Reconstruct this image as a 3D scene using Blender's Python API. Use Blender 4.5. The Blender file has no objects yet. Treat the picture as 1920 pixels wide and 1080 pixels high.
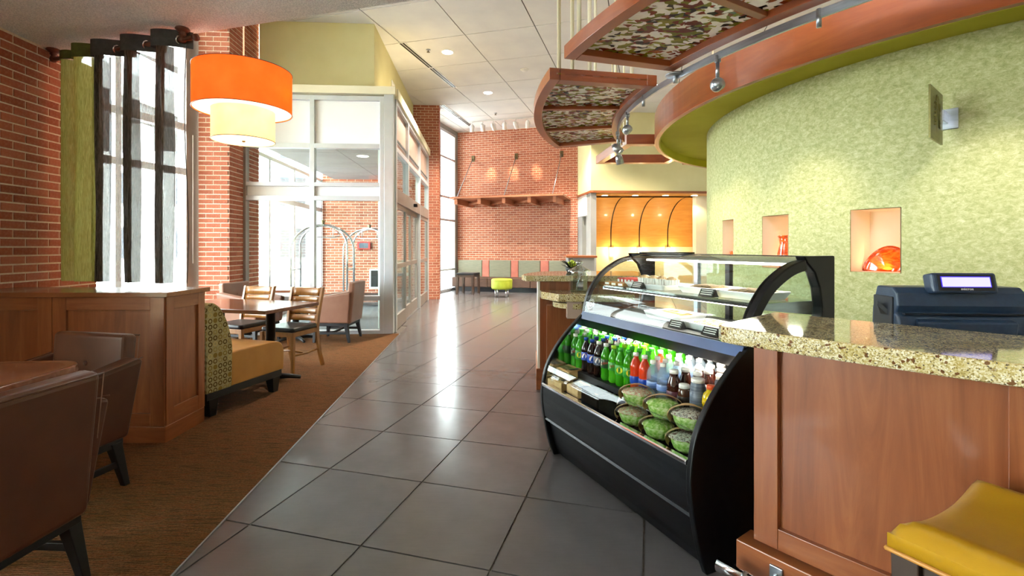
import bpy, bmesh, math, random
from mathutils import Vector, Matrix
R_ = math.radians
rnd = random.Random(7)
S = bpy.context.scene
COL = S.collection
# ------------------------------------------------------------------ camera, sky, exposure
F, EYE = 905.0, 1.33
cam = bpy.data.cameras.new('camera'); camo = bpy.data.objects.new('camera', cam); COL.objects.link(camo)
camo.location = (0, 0, EYE); camo.rotation_euler = (R_(90), 0, 0)
cam.sensor_width = 36; cam.lens = F/1920*36; cam.shift_y = -(540-463)/1920; cam.clip_start = .05; cam.clip_end = 400
S.camera = camo
w = bpy.data.worlds.new('sky'); S.world = w; w.use_nodes = True
wn = w.node_tree; wn.nodes.clear()
wo = wn.nodes.new('ShaderNodeOutputWorld'); wb = wn.nodes.new('ShaderNodeBackground')
wb.inputs[0].default_value = (.93, .965, 1, 1); wb.inputs[1].default_value = 11.5
wn.links.new(wb.outputs[0], wo.inputs[0])
vs = S.view_settings
vs.view_transform = 'Standard'; vs.look = 'None'; vs.gamma = 1; vs.use_curve_mapping = False; vs.exposure = 1.3

# ------------------------------------------------------------------ mesh builder
class MB:
    def __init__(s, M=None): s.v = []; s.f = []; s.s = []; s.M = M
    def add(s, vs_, fs, smooth=False):
        n = len(s.v)
        for p in vs_:
            p = Vector(p)
            if s.M is not None: p = s.M @ p
            s.v.append(p)
        for f in fs: s.f.append([i+n for i in f]); s.s.append(smooth)
        return s
    def hexa(s, p):
        return s.add(p, [(0,3,2,1),(4,5,6,7),(0,1,5,4),(1,2,6,5),(2,3,7,6),(3,0,4,7)])
    def box(s, x0, x1, y0, y1, z0, z1):
        return s.hexa([(x0,y0,z0),(x1,y0,z0),(x1,y1,z0),(x0,y1,z0),(x0,y0,z1),(x1,y0,z1),(x1,y1,z1),(x0,y1,z1)])
    def taper(s, x0, y0, z0, h0, x1, y1, z1, h1, k0=None, k1=None):
        k0 = k0 or h0; k1 = k1 or h1
        return s.hexa([(x0-h0,y0-k0,z0),(x0+h0,y0-k0,z0),(x0+h0,y0+k0,z0),(x0-h0,y0+k0,z0),
                       (x1-h1,y1-k1,z1),(x1+h1,y1-k1,z1),(x1+h1,y1+k1,z1),(x1-h1,y1+k1,z1)])
    def prism(s, poly, z0, z1, smooth=False):
        n = len(poly)
        s.add([(x,y,z0) for x,y in poly]+[(x,y,z1) for x,y in poly],
              [tuple(reversed(range(n))), tuple(range(n,2*n))]+[(i,(i+1)%n,n+(i+1)%n,n+i) for i in range(n)], False)
        if smooth:
            for k in range(n): s.s[-1-k] = True
        return s
    def extr(s, poly, a, b, fn, smooth=False):
        """extrude the 2-D outline poly(p,q) from a to b; fn(t,p,q) gives the point"""
        n = len(poly)
        s.add([fn(a,p,q) for p,q in poly]+[fn(b,p,q) for p,q in poly],
              [tuple(range(n)), tuple(reversed(range(n,2*n)))]+[(i,n+i,n+(i+1)%n,(i+1)%n) for i in range(n)], False)
        if smooth:
            for k in range(n): s.s[-1-k] = True
        return s
    def lathe(s, prof, n=20, c=(0,0,0), sx=1, sy=1, smooth=True, a0=0):
        rings = []; vs_ = []; fs = []
        for r, z in prof:
            if r < 1e-6: rings.append([len(vs_)]); vs_.append((c[0],c[1],c[2]+z))
            else:
                rings.append(list(range(len(vs_), len(vs_)+n)))
                for i in range(n):
                    a = a0+2*math.pi*i/n; vs_.append((c[0]+r*sx*math.cos(a), c[1]+r*sy*math.sin(a), c[2]+z))
        for A, B in zip(rings, rings[1:]):
            for i in range(n):
                j = (i+1) % n
                if len(A) == 1 and len(B) == 1: continue
                if len(A) == 1: fs.append((A[0], B[j], B[i]))
                elif len(B) == 1: fs.append((A[i], A[j], B[0]))
                else: fs.append((A[i], A[j], B[j], B[i]))
        return s.add(vs_, fs, smooth)
    def tube(s, path, r, n=8, smooth=True, closed=False):
        P = [Vector(p) for p in path]; m = len(P); rr = r if isinstance(r,(list,tuple)) else [r]*m
        vs_ = []; fs = []; up = None
        for i in range(m):
            a = P[(i-1) % m] if (i > 0 or closed) else P[i]; b = P[(i+1) % m] if (i < m-1 or closed) else P[i]
            t = (b-a).normalized()
            if up is None: up = Vector((0,0,1)) if abs(t.z) < .9 else Vector((1,0,0))
            sd = t.cross(up)
            if sd.length < 1e-5: sd = t.cross(Vector((0,1,0)))
            sd.normalize(); up = sd.cross(t).normalized()
            for k in range(n):
                q = 2*math.pi*k/n; vs_.append(P[i]+(sd*math.cos(q)+up*math.sin(q))*rr[i])
        for i in range(m if closed else m-1):
            for k in range(n):
                i2 = (i+1) % m
                fs.append((i*n+k, i2*n+k, i2*n+(k+1) % n, i*n+(k+1) % n))
        if not closed: fs += [tuple(range(n)), tuple(reversed(range((m-1)*n, m*n)))]
        return s.add(vs_, fs, smooth)
    def bar(s, a, b, w_, h_):
        """box beam from a to b, width w_ (horizontal), height h_"""
        a = Vector(a); b = Vector(b); t = (b-a).normalized()
        up = Vector((0,0,1)) if abs(t.z) < .95 else Vector((1,0,0))
        sd = t.cross(up).normalized()*w_/2; u = sd.cross(t).normalized()*h_/2
        return s.hexa([a-sd-u, a+sd-u, b+sd-u, b-sd-u, a-sd+u, a+sd+u, b+sd+u, b-sd+u])
    def grid(s, fn, nu, nv, smooth=True, cu=False):
        vs_ = [fn(i/(nu if cu else nu), j/nv) for j in range(nv+1) for i in range(nu if cu else nu+1)]
        k = nu if cu else nu+1; fs = []
        for j in range(nv):
            for i in range(nu):
                i2 = (i+1) % k
                fs.append((j*k+i, j*k+i2, (j+1)*k+i2, (j+1)*k+i))
        return s.add(vs_, fs, smooth)
    def sector(s, c, r0, r1, a0, a1, z0, z1, n=24, z0b=None):
        """ring sector about c; angle a (degrees) points to c - r(cos a, sin a); z0b: other inner bottom"""
        vs_ = []; fs = []; zi = z0 if z0b is None else z0b
        for i in range(n+1):
            a = R_(a0+(a1-a0)*i/n); cx, sy = math.cos(a), math.sin(a)
            for r, z in ((r0,zi),(r1,z0),(r1,z1),(r0,z1)): vs_.append((c[0]-r*cx, c[1]-r*sy, z))
        for i in range(n):
            for k in range(4):
                q = (k+1) % 4; fs.append((i*4+k, i*4+q, i*4+4+q, i*4+4+k))
        fs += [(3,2,1,0), (n*4, n*4+1, n*4+2, n*4+3)]
        k = len(s.s); s.add(vs_, fs)
        return s
    def mesh(s, name, mat):
        me = bpy.data.meshes.new(name); me.from_pydata([tuple(p) for p in s.v], [], s.f)
        bm = bmesh.new(); bm.from_mesh(me); bmesh.ops.recalc_face_normals(bm, faces=bm.faces); bm.to_mesh(me); bm.free()
        me.polygons.foreach_set('use_smooth', s.s)
        if mat: me.materials.append(M[mat] if isinstance(mat, str) else mat)
        return me
    def build(s, name, mat, parent=None, bevel=0, seg=2, **kw):
        return obj(name, s.mesh(name, mat), parent, bevel, seg, **kw)
def obj(name, me, parent=None, bevel=0, seg=2, label=None, cat=None, group=None, kind=None, loc=None, rotz=None, sub=0):
    o = bpy.data.objects.new(name, me); COL.objects.link(o)
    if parent: o.parent = parent
    if loc is not None: o.location = loc
    if rotz is not None: o.rotation_euler = (0,0,rotz)
    tag(o, label, cat, group, kind)
    if bevel:
        b = o.modifiers.new('bevel', 'BEVEL'); b.width = bevel; b.segments = seg; b.limit_method = 'ANGLE'; b.angle_limit = R_(38)
    if sub:
        b = o.modifiers.new('sub', 'SUBSURF'); b.levels = sub; b.render_levels = sub
    return o
def tag(o, label=None, cat=None, group=None, kind=None):
    if label: o['label'] = label
    if cat: o['category'] = cat
    if group: o['group'] = group
    if kind: o['kind'] = kind
    return o
def thing(name, label, cat, loc=(0,0,0), rotz=0, group=None, kind=None):
    o = bpy.data.objects.new(name, None); COL.objects.link(o); o.empty_display_size = .1
    o.location = loc; o.rotation_euler = (0,0,rotz)
    return tag(o, label, cat, group, kind)
def rebase(root, loc):
    root.location = loc
    for ch in root.children: ch.location = Vector(ch.location)-Vector(loc)
    return root
def copy_tree(o, parent=None):
    c = o.copy(); COL.objects.link(c); c.parent = parent
    for ch in list(o.children): copy_tree(ch, c)
    return c
def place(proto, first, loc, rotz, label, group=None):
    o = proto if first else copy_tree(proto)
    o.location = loc; o.rotation_euler = (0,0,rotz); o['label'] = label
    if group: o['group'] = group
    return o
def arc2(cx, cy, r, a0, a1, n):
    return [(cx+r*math.cos(R_(a0+(a1-a0)*i/n)), cy+r*math.sin(R_(a0+(a1-a0)*i/n))) for i in range(n+1)]
def rrect(x0, x1, y0, y1, r, n=4):
    return arc2(x1-r,y1-r,r,0,90,n)+arc2(x0+r,y1-r,r,90,180,n)+arc2(x0+r,y0+r,r,180,270,n)+arc2(x1-r,y0+r,r,270,360,n)
def spline(pts, n=6):
    """Catmull-Rom through the points (any dimension)"""
    P = [Vector(p) for p in pts]; out = []
    for i in range(len(P)-1):
        p0 = P[i-1] if i else P[0]*2-P[1]; p1 = P[i]; p2 = P[i+1]; p3 = P[i+2] if i+2 < len(P) else P[-1]*2-P[-2]
        for k in range(n):
            t = k/n
            out.append(.5*((2*p1)+(p2-p0)*t+(2*p0-5*p1+4*p2-p3)*t*t+(3*p1-p0-3*p2+p3)*t**3))
    return out+[P[-1]]
def text(body, size, name, mat, parent, loc, rot, ext=.0004, sx=1, space=1):
    cu = bpy.data.curves.new(name, 'FONT'); cu.body = body; cu.size = size; cu.align_x = 'CENTER'; cu.align_y = 'CENTER'; cu.extrude = ext; cu.space_character = space
    cu.resolution_u = 3
    t = bpy.data.objects.new(name, cu); COL.objects.link(t)
    dg = bpy.context.evaluated_depsgraph_get(); me = bpy.data.meshes.new_from_object(t.evaluated_get(dg))
    bpy.data.objects.remove(t); bpy.data.curves.remove(cu)
    me.materials.clear(); me.materials.append(M[mat])
    o = bpy.data.objects.new(name, me); COL.objects.link(o); o.parent = parent; o.location = loc; o.rotation_euler = rot; o.scale = (sx,1,1)
    return o

# ------------------------------------------------------------------ materials
M = {}
def lin(h):
    h = h.lstrip('#'); c = [int(h[i:i+2],16)/255 for i in (0,2,4)]
    return tuple(x/12.92 if x <= .04045 else ((x+.055)/1.055)**2.4 for x in c)+(1,)
class NT:
    def __init__(s, name):
        m = bpy.data.materials.new(name); m.use_nodes = True; M[name] = m; s.m = m; s.t = m.node_tree
        s.t.nodes.clear(); s.out = s.n('OutputMaterial')
    def n(s, typ, **k):
        nd = s.t.nodes.new('ShaderNode'+typ)
        for a, b in k.items(): setattr(nd, a, b)
        return nd
    def l(s, a, b): s.t.links.new(a, b)
    def coord(s, scale=(1,1,1), which='Object', rot=(0,0,0), loc=(0,0,0)):
        tc = s.n('TexCoord'); mp = s.n('Mapping'); s.l(tc.outputs[which], mp.inputs[0])
        mp.inputs['Scale'].default_value = scale; mp.inputs['Rotation'].default_value = rot; mp.inputs['Location'].default_value = loc
        return mp.outputs[0]
    def noise(s, co, scale, detail=3, rough=.55, dist=0):
        nd = s.n('TexNoise'); s.l(co, nd.inputs['Vector']); nd.inputs['Scale'].default_value = scale
        nd.inputs['Detail'].default_value = detail; nd.inputs['Roughness'].default_value = rough; nd.inputs['Distortion'].default_value = dist
        return nd
    def ramp(s, fac, stops, interp='LINEAR'):
        r = s.n('ValToRGB'); r.color_ramp.interpolation = interp; e = r.color_ramp.elements
        while len(e) < len(stops): e.new(.5)
        for el, (p, c) in zip(e, stops): el.position = p; el.color = lin(c) if isinstance(c, str) else c
        s.l(fac, r.inputs[0]); return r.outputs[0]
    def mix(s, fac, a, b, mode='MIX'):
        m = s.n('Mix', data_type='RGBA', blend_type=mode)
        for v, i in ((fac,0),(a,6),(b,7)):
            if hasattr(v, 'links'): s.l(v, m.inputs[i])
            else: m.inputs[i].default_value = lin(v) if isinstance(v, str) else v
        return m.outputs[2]
    def math(s, op, a, b=None, c=None):
        m = s.n('Math', operation=op)
        for i, v in enumerate((a,b,c)):
            if v is None: continue
            if hasattr(v, 'links'): s.l(v, m.inputs[i])
            else: m.inputs[i].default_value = v
        return m.outputs[0]
    def bsdf(s, col, rough=.5, metal=0, spec=.5, coat=0, bump=None, bs=.3, bd=.01, emis=None, es=0, trans=0, sheen=0, alpha=None, subs=0):
        p = s.n('BsdfPrincipled')
        for v, k in ((col,'Base Color'),(rough,'Roughness'),(metal,'Metallic')):
            if hasattr(v, 'links'): s.l(v, p.inputs[k])
            else: p.inputs[k].default_value = lin(v) if isinstance(v, str) else v
        p.inputs['Specular IOR Level'].default_value = spec; p.inputs['Coat Weight'].default_value = coat; p.inputs['Coat Roughness'].default_value = .08
        if trans: p.inputs['Transmission Weight'].default_value = trans
        if sheen: p.inputs['Sheen Weight'].default_value = sheen
        if emis:
            if hasattr(emis,'links'): s.l(emis, p.inputs['Emission Color'])
            else: p.inputs['Emission Color'].default_value = lin(emis)
            p.inputs['Emission Strength'].default_value = es
        if bump is not None:
            b = s.n('Bump'); b.inputs['Strength'].default_value = bs; b.inputs['Distance'].default_value = bd
            s.l(bump, b.inputs['Height']); s.l(b.outputs[0], p.inputs['Normal'])
        s.l(p.outputs[0], s.out.inputs[0]); s.p = p
        return p
def two(name, c1, c2, scale=(1,1,1), ns=8, rough=.5, detail=3, bs=0, bd=.005, dist=0, lo=.35, hi=.65, **k):
    t = NT(name); nz = t.noise(t.coord(scale), ns, detail, dist=dist)
    t.bsdf(t.ramp(nz.outputs[0], [(lo,c1),(hi,c2)]), rough, bump=nz.outputs[0] if bs else None, bs=bs, bd=bd, **k)
def glow(name, c, st, c2=None):
    t = NT(name); nz = t.noise(t.coord(), 3); e = t.n('Emission'); t.l(t.ramp(nz.outputs[0], [(0,c),(1,c2 or c)]), e.inputs[0]); e.inputs[1].default_value = st
    t.l(e.outputs[0], t.out.inputs[0])
def clear(name, tint='#ffffff', f0=.04, rough=.0, extra=0.0):
    """thin glass: transparent with a Fresnel-like reflection (Schlick)"""
    t = NT(name); lw = t.n('LayerWeight'); lw.inputs[0].default_value = .5
    p5 = t.math('POWER', lw.outputs['Facing'], 5.0); f = t.math('MULTIPLY_ADD', p5, (1-f0)*.8, f0+extra)
    tr = t.n('BsdfTransparent'); gl = t.n('BsdfGlossy'); mx = t.n('MixShader')
    nz = t.noise(t.coord(), 2); t.l(t.ramp(nz.outputs[0], [(0,tint),(1,tint)]), tr.inputs[0])
    gl.inputs['Roughness'].default_value = rough
    t.l(f, mx.inputs[0]); t.l(tr.outputs[0], mx.inputs[1]); t.l(gl.outputs[0], mx.inputs[2]); t.l(mx.outputs[0], t.out.inputs[0])
def sheer(name, c1, c2, opacity, scale=(60,60,3), transl=.5):
    """woven cloth one can partly see through"""
    t = NT(name); nz = t.noise(t.coord(scale), 4, 3, dist=1.2)
    col = t.ramp(nz.outputs[0], [(.35,c1),(.65,c2)])
    d = t.n('BsdfDiffuse'); tl = t.n('BsdfTranslucent'); t.l(col, d.inputs[0]); t.l(col, tl.inputs[0])
    m1 = t.n('MixShader'); m1.inputs[0].default_value = transl; t.l(d.outputs[0], m1.inputs[1]); t.l(tl.outputs[0], m1.inputs[2])
    tr = t.n('BsdfTransparent'); m2 = t.n('MixShader')
    f = t.n('MapRange'); t.l(nz.outputs[0], f.inputs[0]); f.inputs[1].default_value = .3; f.inputs[2].default_value = .7
    f.inputs[3].default_value = max(0,opacity-.12*(1-opacity)*4); f.inputs[4].default_value = min(1,opacity+.12*(1-opacity)*4)
    t.l(f.outputs[0], m2.inputs[0]); t.l(tr.outputs[0], m2.inputs[1]); t.l(m1.outputs[0], m2.inputs[2]); t.l(m2.outputs[0], t.out.inputs[0])
def liquid(name, c, tr_=.45, glossy=True):
    """coloured bottle: tinted see-through plus scattering"""
    t = NT(name); nz = t.noise(t.coord(), 20); col = t.ramp(nz.outputs[0], [(.3,c),(.7,c)])
    tr = t.n('BsdfTransparent'); t.l(col, tr.inputs[0])
    p = t.bsdf(col, .08, spec=.5, coat=.4)
    mx = t.n('MixShader'); mx.inputs[0].default_value = 1-tr_
    t.l(tr.outputs[0], mx.inputs[1]); t.l(p.outputs[0], mx.inputs[2]); t.l(mx.outputs[0], t.out.inputs[0])

# bricks: colour differs from brick to brick
t = NT('brick'); oi = t.n('ObjectInfo'); ge = t.n('NewGeometry')
rr = t.math('FRACT', t.math('ADD', oi.outputs['Random'], ge.outputs['Random Per Island']))
c = t.ramp(rr, [(0,'#96503a'),(.35,'#ac6248'),(.65,'#b66c52'),(1,'#a05640')])
nz = t.noise(t.coord((1,1,1)), 45, 4)
c = t.mix(t.ramp(nz.outputs[0], [(.42,(0,0,0,1)),(.8,(.45,.45,.45,1))]), c, '#c98f78')
t.bsdf(c, .85, spec=.2, bump=nz.outputs[0], bs=.35, bd=.004)
two('mortar', '#e2cfbb', '#efdfcd', ns=40, rough=.95, bs=.3, bd=.003, spec=.1)
two('popcorn', '#dde2e7', '#f6f9fc', ns=110, rough=.95, detail=2, bs=1, bd=.012, spec=.1, lo=.42, hi=.58)
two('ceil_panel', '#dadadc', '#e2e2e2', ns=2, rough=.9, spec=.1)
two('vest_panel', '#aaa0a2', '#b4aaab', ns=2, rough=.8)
two('dark_gap', '#3a3a3a', '#4c4c4c', ns=6, rough=.9)
two('white_paint', '#e9e7e2', '#f1efea', ns=2, rough=.6)
two('green_paint', '#d8cf9c', '#ded6a6', ns=1.5, rough=.8, spec=.2)
two('cream_paint', '#e7dec0', '#ece5ca', ns=1.5, rough=.8, spec=.2)
two('grey_paint', '#8d8d8c', '#9a9997', ns=2, rough=.7)
two('drum_soffit', '#b1a92c', '#bdb53a', ns=1.5, rough=.7, spec=.25)
two('alum', '#c6cad2', '#cfd3da', scale=(1,1,1), ns=3, rough=.35, metal=.4)
two('alum_warm', '#8f857f', '#9a908a', scale=(1,1,1), ns=3, rough=.4, metal=.35)
two('spandrel', '#eceef2', '#f4f5f8', ns=1, rough=.35)
two('frost_pink', '#b39a8e', '#bda499', ns=1, rough=.25)
two('chrome', '#d9dbe0', '#eceef2', ns=3, rough=.12, metal=1)
two('steel', '#9fa6b0', '#b4bac4', scale=(1,1,8), ns=6, rough=.28, metal=.9)
two('brass_dark', '#5e523a', '#75674a', ns=20, rough=.4, metal=.8)
two('white_metal', '#e6e6e6', '#f0f0f0', ns=4, rough=.4)
clear('glass', '#f4faf8'); clear('case_glass', '#f2f8f6', f0=.035); clear('jar_glass', '#e2e8e6', f0=.1, extra=.16)
clear('clear_plastic', '#f0f6f2', f0=.05, extra=.02)
# floor tiles: dark grey porcelain, each slightly different
t = NT('tile'); oi = t.n('ObjectInfo'); co = t.coord((1,1,1))
n1 = t.noise(co, 3.5, 6, .6); n2 = t.noise(t.coord((3,60,3), rot=(0,0,.27)), 3, 3)
c = t.ramp(n1.outputs[0], [(.25,'#555254'),(.75,'#646062')])
c = t.mix(t.math('MULTIPLY', oi.outputs['Random'], .35), c, '#555254')
c = t.mix(t.math('MULTIPLY', n2.outputs[0], .18), c, '#848082')
rg = t.n('MapRange'); t.l(n1.outputs[0], rg.inputs[0]); rg.inputs[3].default_value = .17; rg.inputs[4].default_value = .25
t.bsdf(c, rg.outputs[0], spec=.55, bump=n2.outputs[0], bs=.04, bd=.002)
two('grout', '#57504b', '#6a625c', ns=40, rough=.9)
# ribbed carpet
t = NT('carpet'); co = t.coord((1,1,1), rot=(0,0,R_(-15.7)))
sep = t.n('SeparateXYZ'); t.l(co, sep.inputs[0])
n1 = t.noise(t.coord((1.2,11,1), rot=(0,0,R_(-3.6))), 5, 6, .75); n2 = t.noise(t.coord((30,55,1), rot=(0,0,R_(-3.6))), 2.5, 2, .8)
c = t.ramp(n1.outputs[0], [(.32,'#1f160b'),(.43,'#5a3c22'),(.5,'#8a6040'),(.57,'#8a4526'),(.66,'#585022')])
c = t.mix(t.ramp(n2.outputs[0], [(.4,(0,0,0,1)),(.65,(.8,.8,.8,1))]), c, '#33200f')
wv = t.n('TexWave', wave_type='BANDS', bands_direction='Y'); t.l(t.coord((1,1,1), rot=(0,0,R_(-3.6))), wv.inputs[0]); wv.inputs['Scale'].default_value = 26; wv.inputs['Distortion'].default_value = 1.5; wv.inputs['Detail Scale'].default_value = 8
c = t.mix(t.math('MULTIPLY', wv.outputs[0], .4), c, '#a07a58')
t.bsdf(c, .95, spec=.05, bump=t.math('ADD', wv.outputs[0], n2.outputs[0]), bs=.8, bd=.008)
def wood(name, c1, c2, c3, scale, rough=.35, coat=.25, spec=.5):
    t = NT(name); oi = t.n('ObjectInfo'); co = t.coord(scale)
    n1 = t.noise(co, 1.0, 6, .62, 1.2); n2 = t.noise(co, 6, 3, .5)
    n3 = t.noise(t.coord((2,2,2)), 1.5, 2)
    c = t.ramp(n1.outputs[0], [(.28,c1),(.5,c2),(.72,c3)])
    c = t.mix(t.math('MULTIPLY', n2.outputs[0], .3), c, c1)
    c = t.mix(t.math('MULTIPLY', n3.outputs[0], .3), c, c3)
    t.bsdf(c, rough, coat=coat, spec=spec, bump=n2.outputs[0], bs=.04, bd=.002)
wood('cherry', '#713718', '#8f4d29', '#a66339', (14,14,1.4))
wood('cherry_h', '#713718', '#8f4d29', '#a66339', (1.4,1.4,14))
wood('cherry_top', '#7a4528', '#905634', '#a56a45', (1.2,14,14), rough=.22)
wood('canopy_wood', '#7c3610', '#94461a', '#a65726', (1.3,1.3,10), rough=.3)
wood('canopy_wood2', '#76320e', '#8e4218', '#9f5223', (1.6,1.6,6), rough=.4)
wood('beam_wood', '#8f5436', '#a8694a', '#b87c5c', (2,2,10), rough=.5, coat=0)
wood('oak', '#7a4a1a', '#966026', '#ad7836', (12,12,2), rough=.35)
wood('dark_wood', '#2a1c14', '#3a281d', '#4a3628', (10,10,1.5), rough=.4)
wood('table_wood', '#5e3320', '#774530', '#8d5a42', (1.5,12,12), rough=.18, coat=.4)
wood('maple', '#c78a3a', '#d59a48', '#dfab5e', (1,1,9), rough=.4, coat=.2)
two('black_wood', '#0b0c10', '#15171d', ns=12, rough=.45)
def leather(name, c1, c2, rough=.38):
    t = NT(name); n1 = t.noise(t.coord(), 5, 3); n2 = t.n('TexVoronoi'); t.l(t.coord(), n2.inputs['Vector']); n2.inputs['Scale'].default_value = 380
    t.bsdf(t.ramp(n1.outputs[0], [(.3,c1),(.7,c2)]), rough, spec=.45, bump=n2.outputs['Distance'], bs=.08, bd=.002)
leather('brown_leather', '#4e2a1a', '#5e3522'); leather('tan_leather', '#8b6453', '#96705d')
leather('mustard_leather', '#a8790f', '#bb8d20', .3); leather('gold_leather', '#b77c33', '#c48a3f', .4); leather('black_leather', '#0d0f14', '#161a22', .35)
two('seam', '#b99a86', '#cdb09c', ns=30, rough=.6)
# ring-printed upholstery
t = NT('ring_fabric'); co = t.coord((1,1,1), 'UV'); sep = t.n('SeparateXYZ'); t.l(co, sep.inputs[0])
n1 = t.noise(co, 9, 3)
base = t.ramp(n1.outputs[0], [(.3,'#a2946a'),(.7,'#b6a87c')])
def ringlayer(base, sx, sy, ox, oy, r0, r1, cols, fill):
    u = t.math('MULTIPLY_ADD', sep.outputs[0], sx, ox); v = t.math('MULTIPLY_ADD', sep.outputs[1], sy, oy)
    cx_ = t.math('FLOOR', u); cy_ = t.math('FLOOR', v)
    wn_ = t.n('TexWhiteNoise', noise_dimensions='2D'); cb = t.n('CombineXYZ'); t.l(cx_, cb.inputs[0]); t.l(cy_, cb.inputs[1]); t.l(cb.outputs[0], wn_.inputs['Vector'])
    du = t.math('SUBTRACT', t.math('FRACT', u), .5); dv = t.math('SUBTRACT', t.math('FRACT', v), .5)
    d = t.math('SQRT', t.math('ADD', t.math('MULTIPLY', du, du), t.math('MULTIPLY', dv, dv)))
    inr = t.math('LESS_THAN', d, r1); hole = t.math('LESS_THAN', d, r0)
    col = t.ramp(wn_.outputs['Value'], [(i/len(cols), c_) for i, c_ in enumerate(cols)], 'CONSTANT')
    hasfill = t.math('GREATER_THAN', wn_.outputs['Value'], fill)
    ring = t.math('SUBTRACT', inr, t.math('MULTIPLY', hole, t.math('SUBTRACT', 1, hasfill)))
    return t.mix(ring, base, col)
base = ringlayer(base, 22, 22, 0, 0, .24, .42, ['#6a5024','#a08a4e','#58401c','#c3ad74','#8a7238'], .86)
t.bsdf(base, .85, spec=.15, bump=n1.outputs[0], bs=.1)
# granite
t = NT('granite'); co = t.coord()
v1 = t.n('TexVoronoi'); t.l(co, v1.inputs['Vector']); v1.inputs['Scale'].default_value = 330
v2 = t.n('TexVoronoi'); t.l(co, v2.inputs['Vector']); v2.inputs['Scale'].default_value = 140
n1 = t.noise(co, 16, 5, .65); n2 = t.noise(co, 60, 3)
sp = t.n('SeparateColor'); t.l(v1.outputs['Color'], sp.inputs[0]); sp2 = t.n('SeparateColor'); t.l(v2.outputs['Color'], sp2.inputs[0])
c = t.ramp(sp.outputs[0], [(0,'#7d6a3c'),(.2,'#a8935c'),(.42,'#c6b384'),(.68,'#d9cda9'),(.86,'#e8e0c8')])
c = t.mix(t.ramp(n1.outputs[0], [(.42,(0,0,0,1)),(.7,(.7,.7,.7,1))]), c, '#b39a4e')
c = t.mix(t.ramp(sp2.outputs[1], [(.91,(0,0,0,1)),(.94,(1,1,1,1))]), c, '#6a4524')
c = t.mix(t.ramp(sp.outputs[1], [(.945,(0,0,0,1)),(.96,(.9,.9,.9,1))]), c, '#3a2a1c')
t.bsdf(c, .06, spec=.6, coat=.5)
# mottled green wall covering
t = NT('wallpaper'); co = t.coord((1,1,1)); n1 = t.noise(t.coord((1,1,1.5)), 26, 8, .85, .5); n2 = t.noise(t.coord((1,1,1.6)), 70, 3, .6); n3 = t.noise(co, 1.2, 2)
c = t.ramp(n1.outputs[0], [(.34,'#787c42'),(.45,'#a2a56a'),(.55,'#c2c390'),(.68,'#e6e4c6')])
c = t.mix(t.math('MULTIPLY', n2.outputs[0], .35), c, '#d6d8ae')
c = t.mix(t.math('MULTIPLY', n3.outputs[0], .3), c, '#bcbc84')
t.bsdf(c, .7, spec=.25, bump=n2.outputs[0], bs=.12, bd=.003)
# printed resin panel: white, olive, rust and black leaf shapes
t = NT('leaf_panel'); co0 = t.coord((1,1,1)); nz = t.noise(co0, 9, 2)
vm = t.n('VectorMath', operation='MULTIPLY_ADD'); t.l(nz.outputs['Color'], vm.inputs[0]); vm.inputs[1].default_value = (.09,.09,0); t.l(co0, vm.inputs[2])
def leaf(sc, rot):
    mp = t.n('Mapping'); t.l(vm.outputs[0], mp.inputs[0]); mp.inputs['Scale'].default_value = (1,1.7,1); mp.inputs['Rotation'].default_value = (0,0,rot)
    v = t.n('TexVoronoi'); t.l(mp.outputs[0], v.inputs['Vector']); v.inputs['Scale'].default_value = sc; v.voronoi_dimensions = '2D'
    s_ = t.n('SeparateColor'); t.l(v.outputs['Color'], s_.inputs[0]); return s_, v
a, va = leaf(19, .4); b, vb = leaf(23, 1.5)
c = t.ramp(a.outputs[0], [(0,'#ece6dc'),(.2,'#7f7a1c'),(.38,'#efe9e0'),(.52,'#7d2c12'),(.70,'#e9e2d6'),(.78,'#1b140f'),(.86,'#98912c')], 'CONSTANT')
c = t.mix(t.ramp(b.outputs[1], [(0,(0,0,0,1)),(.62,(1,1,1,1))], 'CONSTANT'), c, t.ramp(b.outputs[0], [(0,'#f0eae2'),(.2,'#86340f'),(.4,'#f2ece4'),(.52,'#85821f'),(.70,'#241a12'),(.8,'#a05a1c'),(.9,'#ece4da')], 'CONSTANT'))
t.bsdf(c, .25, coat=.3); t.p.inputs['Transmission Weight'].default_value = .0
pt = t.p; tl = t.n('BsdfTranslucent'); t.l(c, tl.inputs[0]); mx = t.n('MixShader'); mx.inputs[0].default_value = .55
t.l(pt.outputs[0], mx.inputs[1]); t.l(tl.outputs[0], mx.inputs[2]); t.l(mx.outputs[0], t.out.inputs[0])
# lamp shades
def shade(name, c1, c2, es):
    t = NT(name); nz = t.noise(t.coord((1,1,1)), 4); col = t.ramp(nz.outputs[0], [(.3,c1),(.7,c2)])
    d = t.n('BsdfDiffuse'); tl = t.n('BsdfTranslucent'); t.l(col, d.inputs[0]); t.l(col, tl.inputs[0])
    m1 = t.n('MixShader'); m1.inputs[0].default_value = .5; t.l(d.outputs[0], m1.inputs[1]); t.l(tl.outputs[0], m1.inputs[2])
    e = t.n('Emission'); t.l(col, e.inputs[0]); e.inputs[1].default_value = es
    ad = t.n('AddShader'); t.l(m1.outputs[0], ad.inputs[0]); t.l(e.outputs[0], ad.inputs[1]); t.l(ad.outputs[0], t.out.inputs[0])
shade('shade_orange', '#ff7626', '#ff8434', .26); shade('shade_cream', '#f8e0a0', '#fae8b8', .3); shade('diffuser', '#fff0cc', '#fff6de', .5)
glow('lamp_warm', '#fff1d8', 9); glow('lamp_white', '#ffffff', 6); glow('strip', '#fff8e6', 7); glow('screen', '#cfcaf2', .55, '#ded9ee'); glow('screen_edge', '#3a2ad0', .9)
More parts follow.
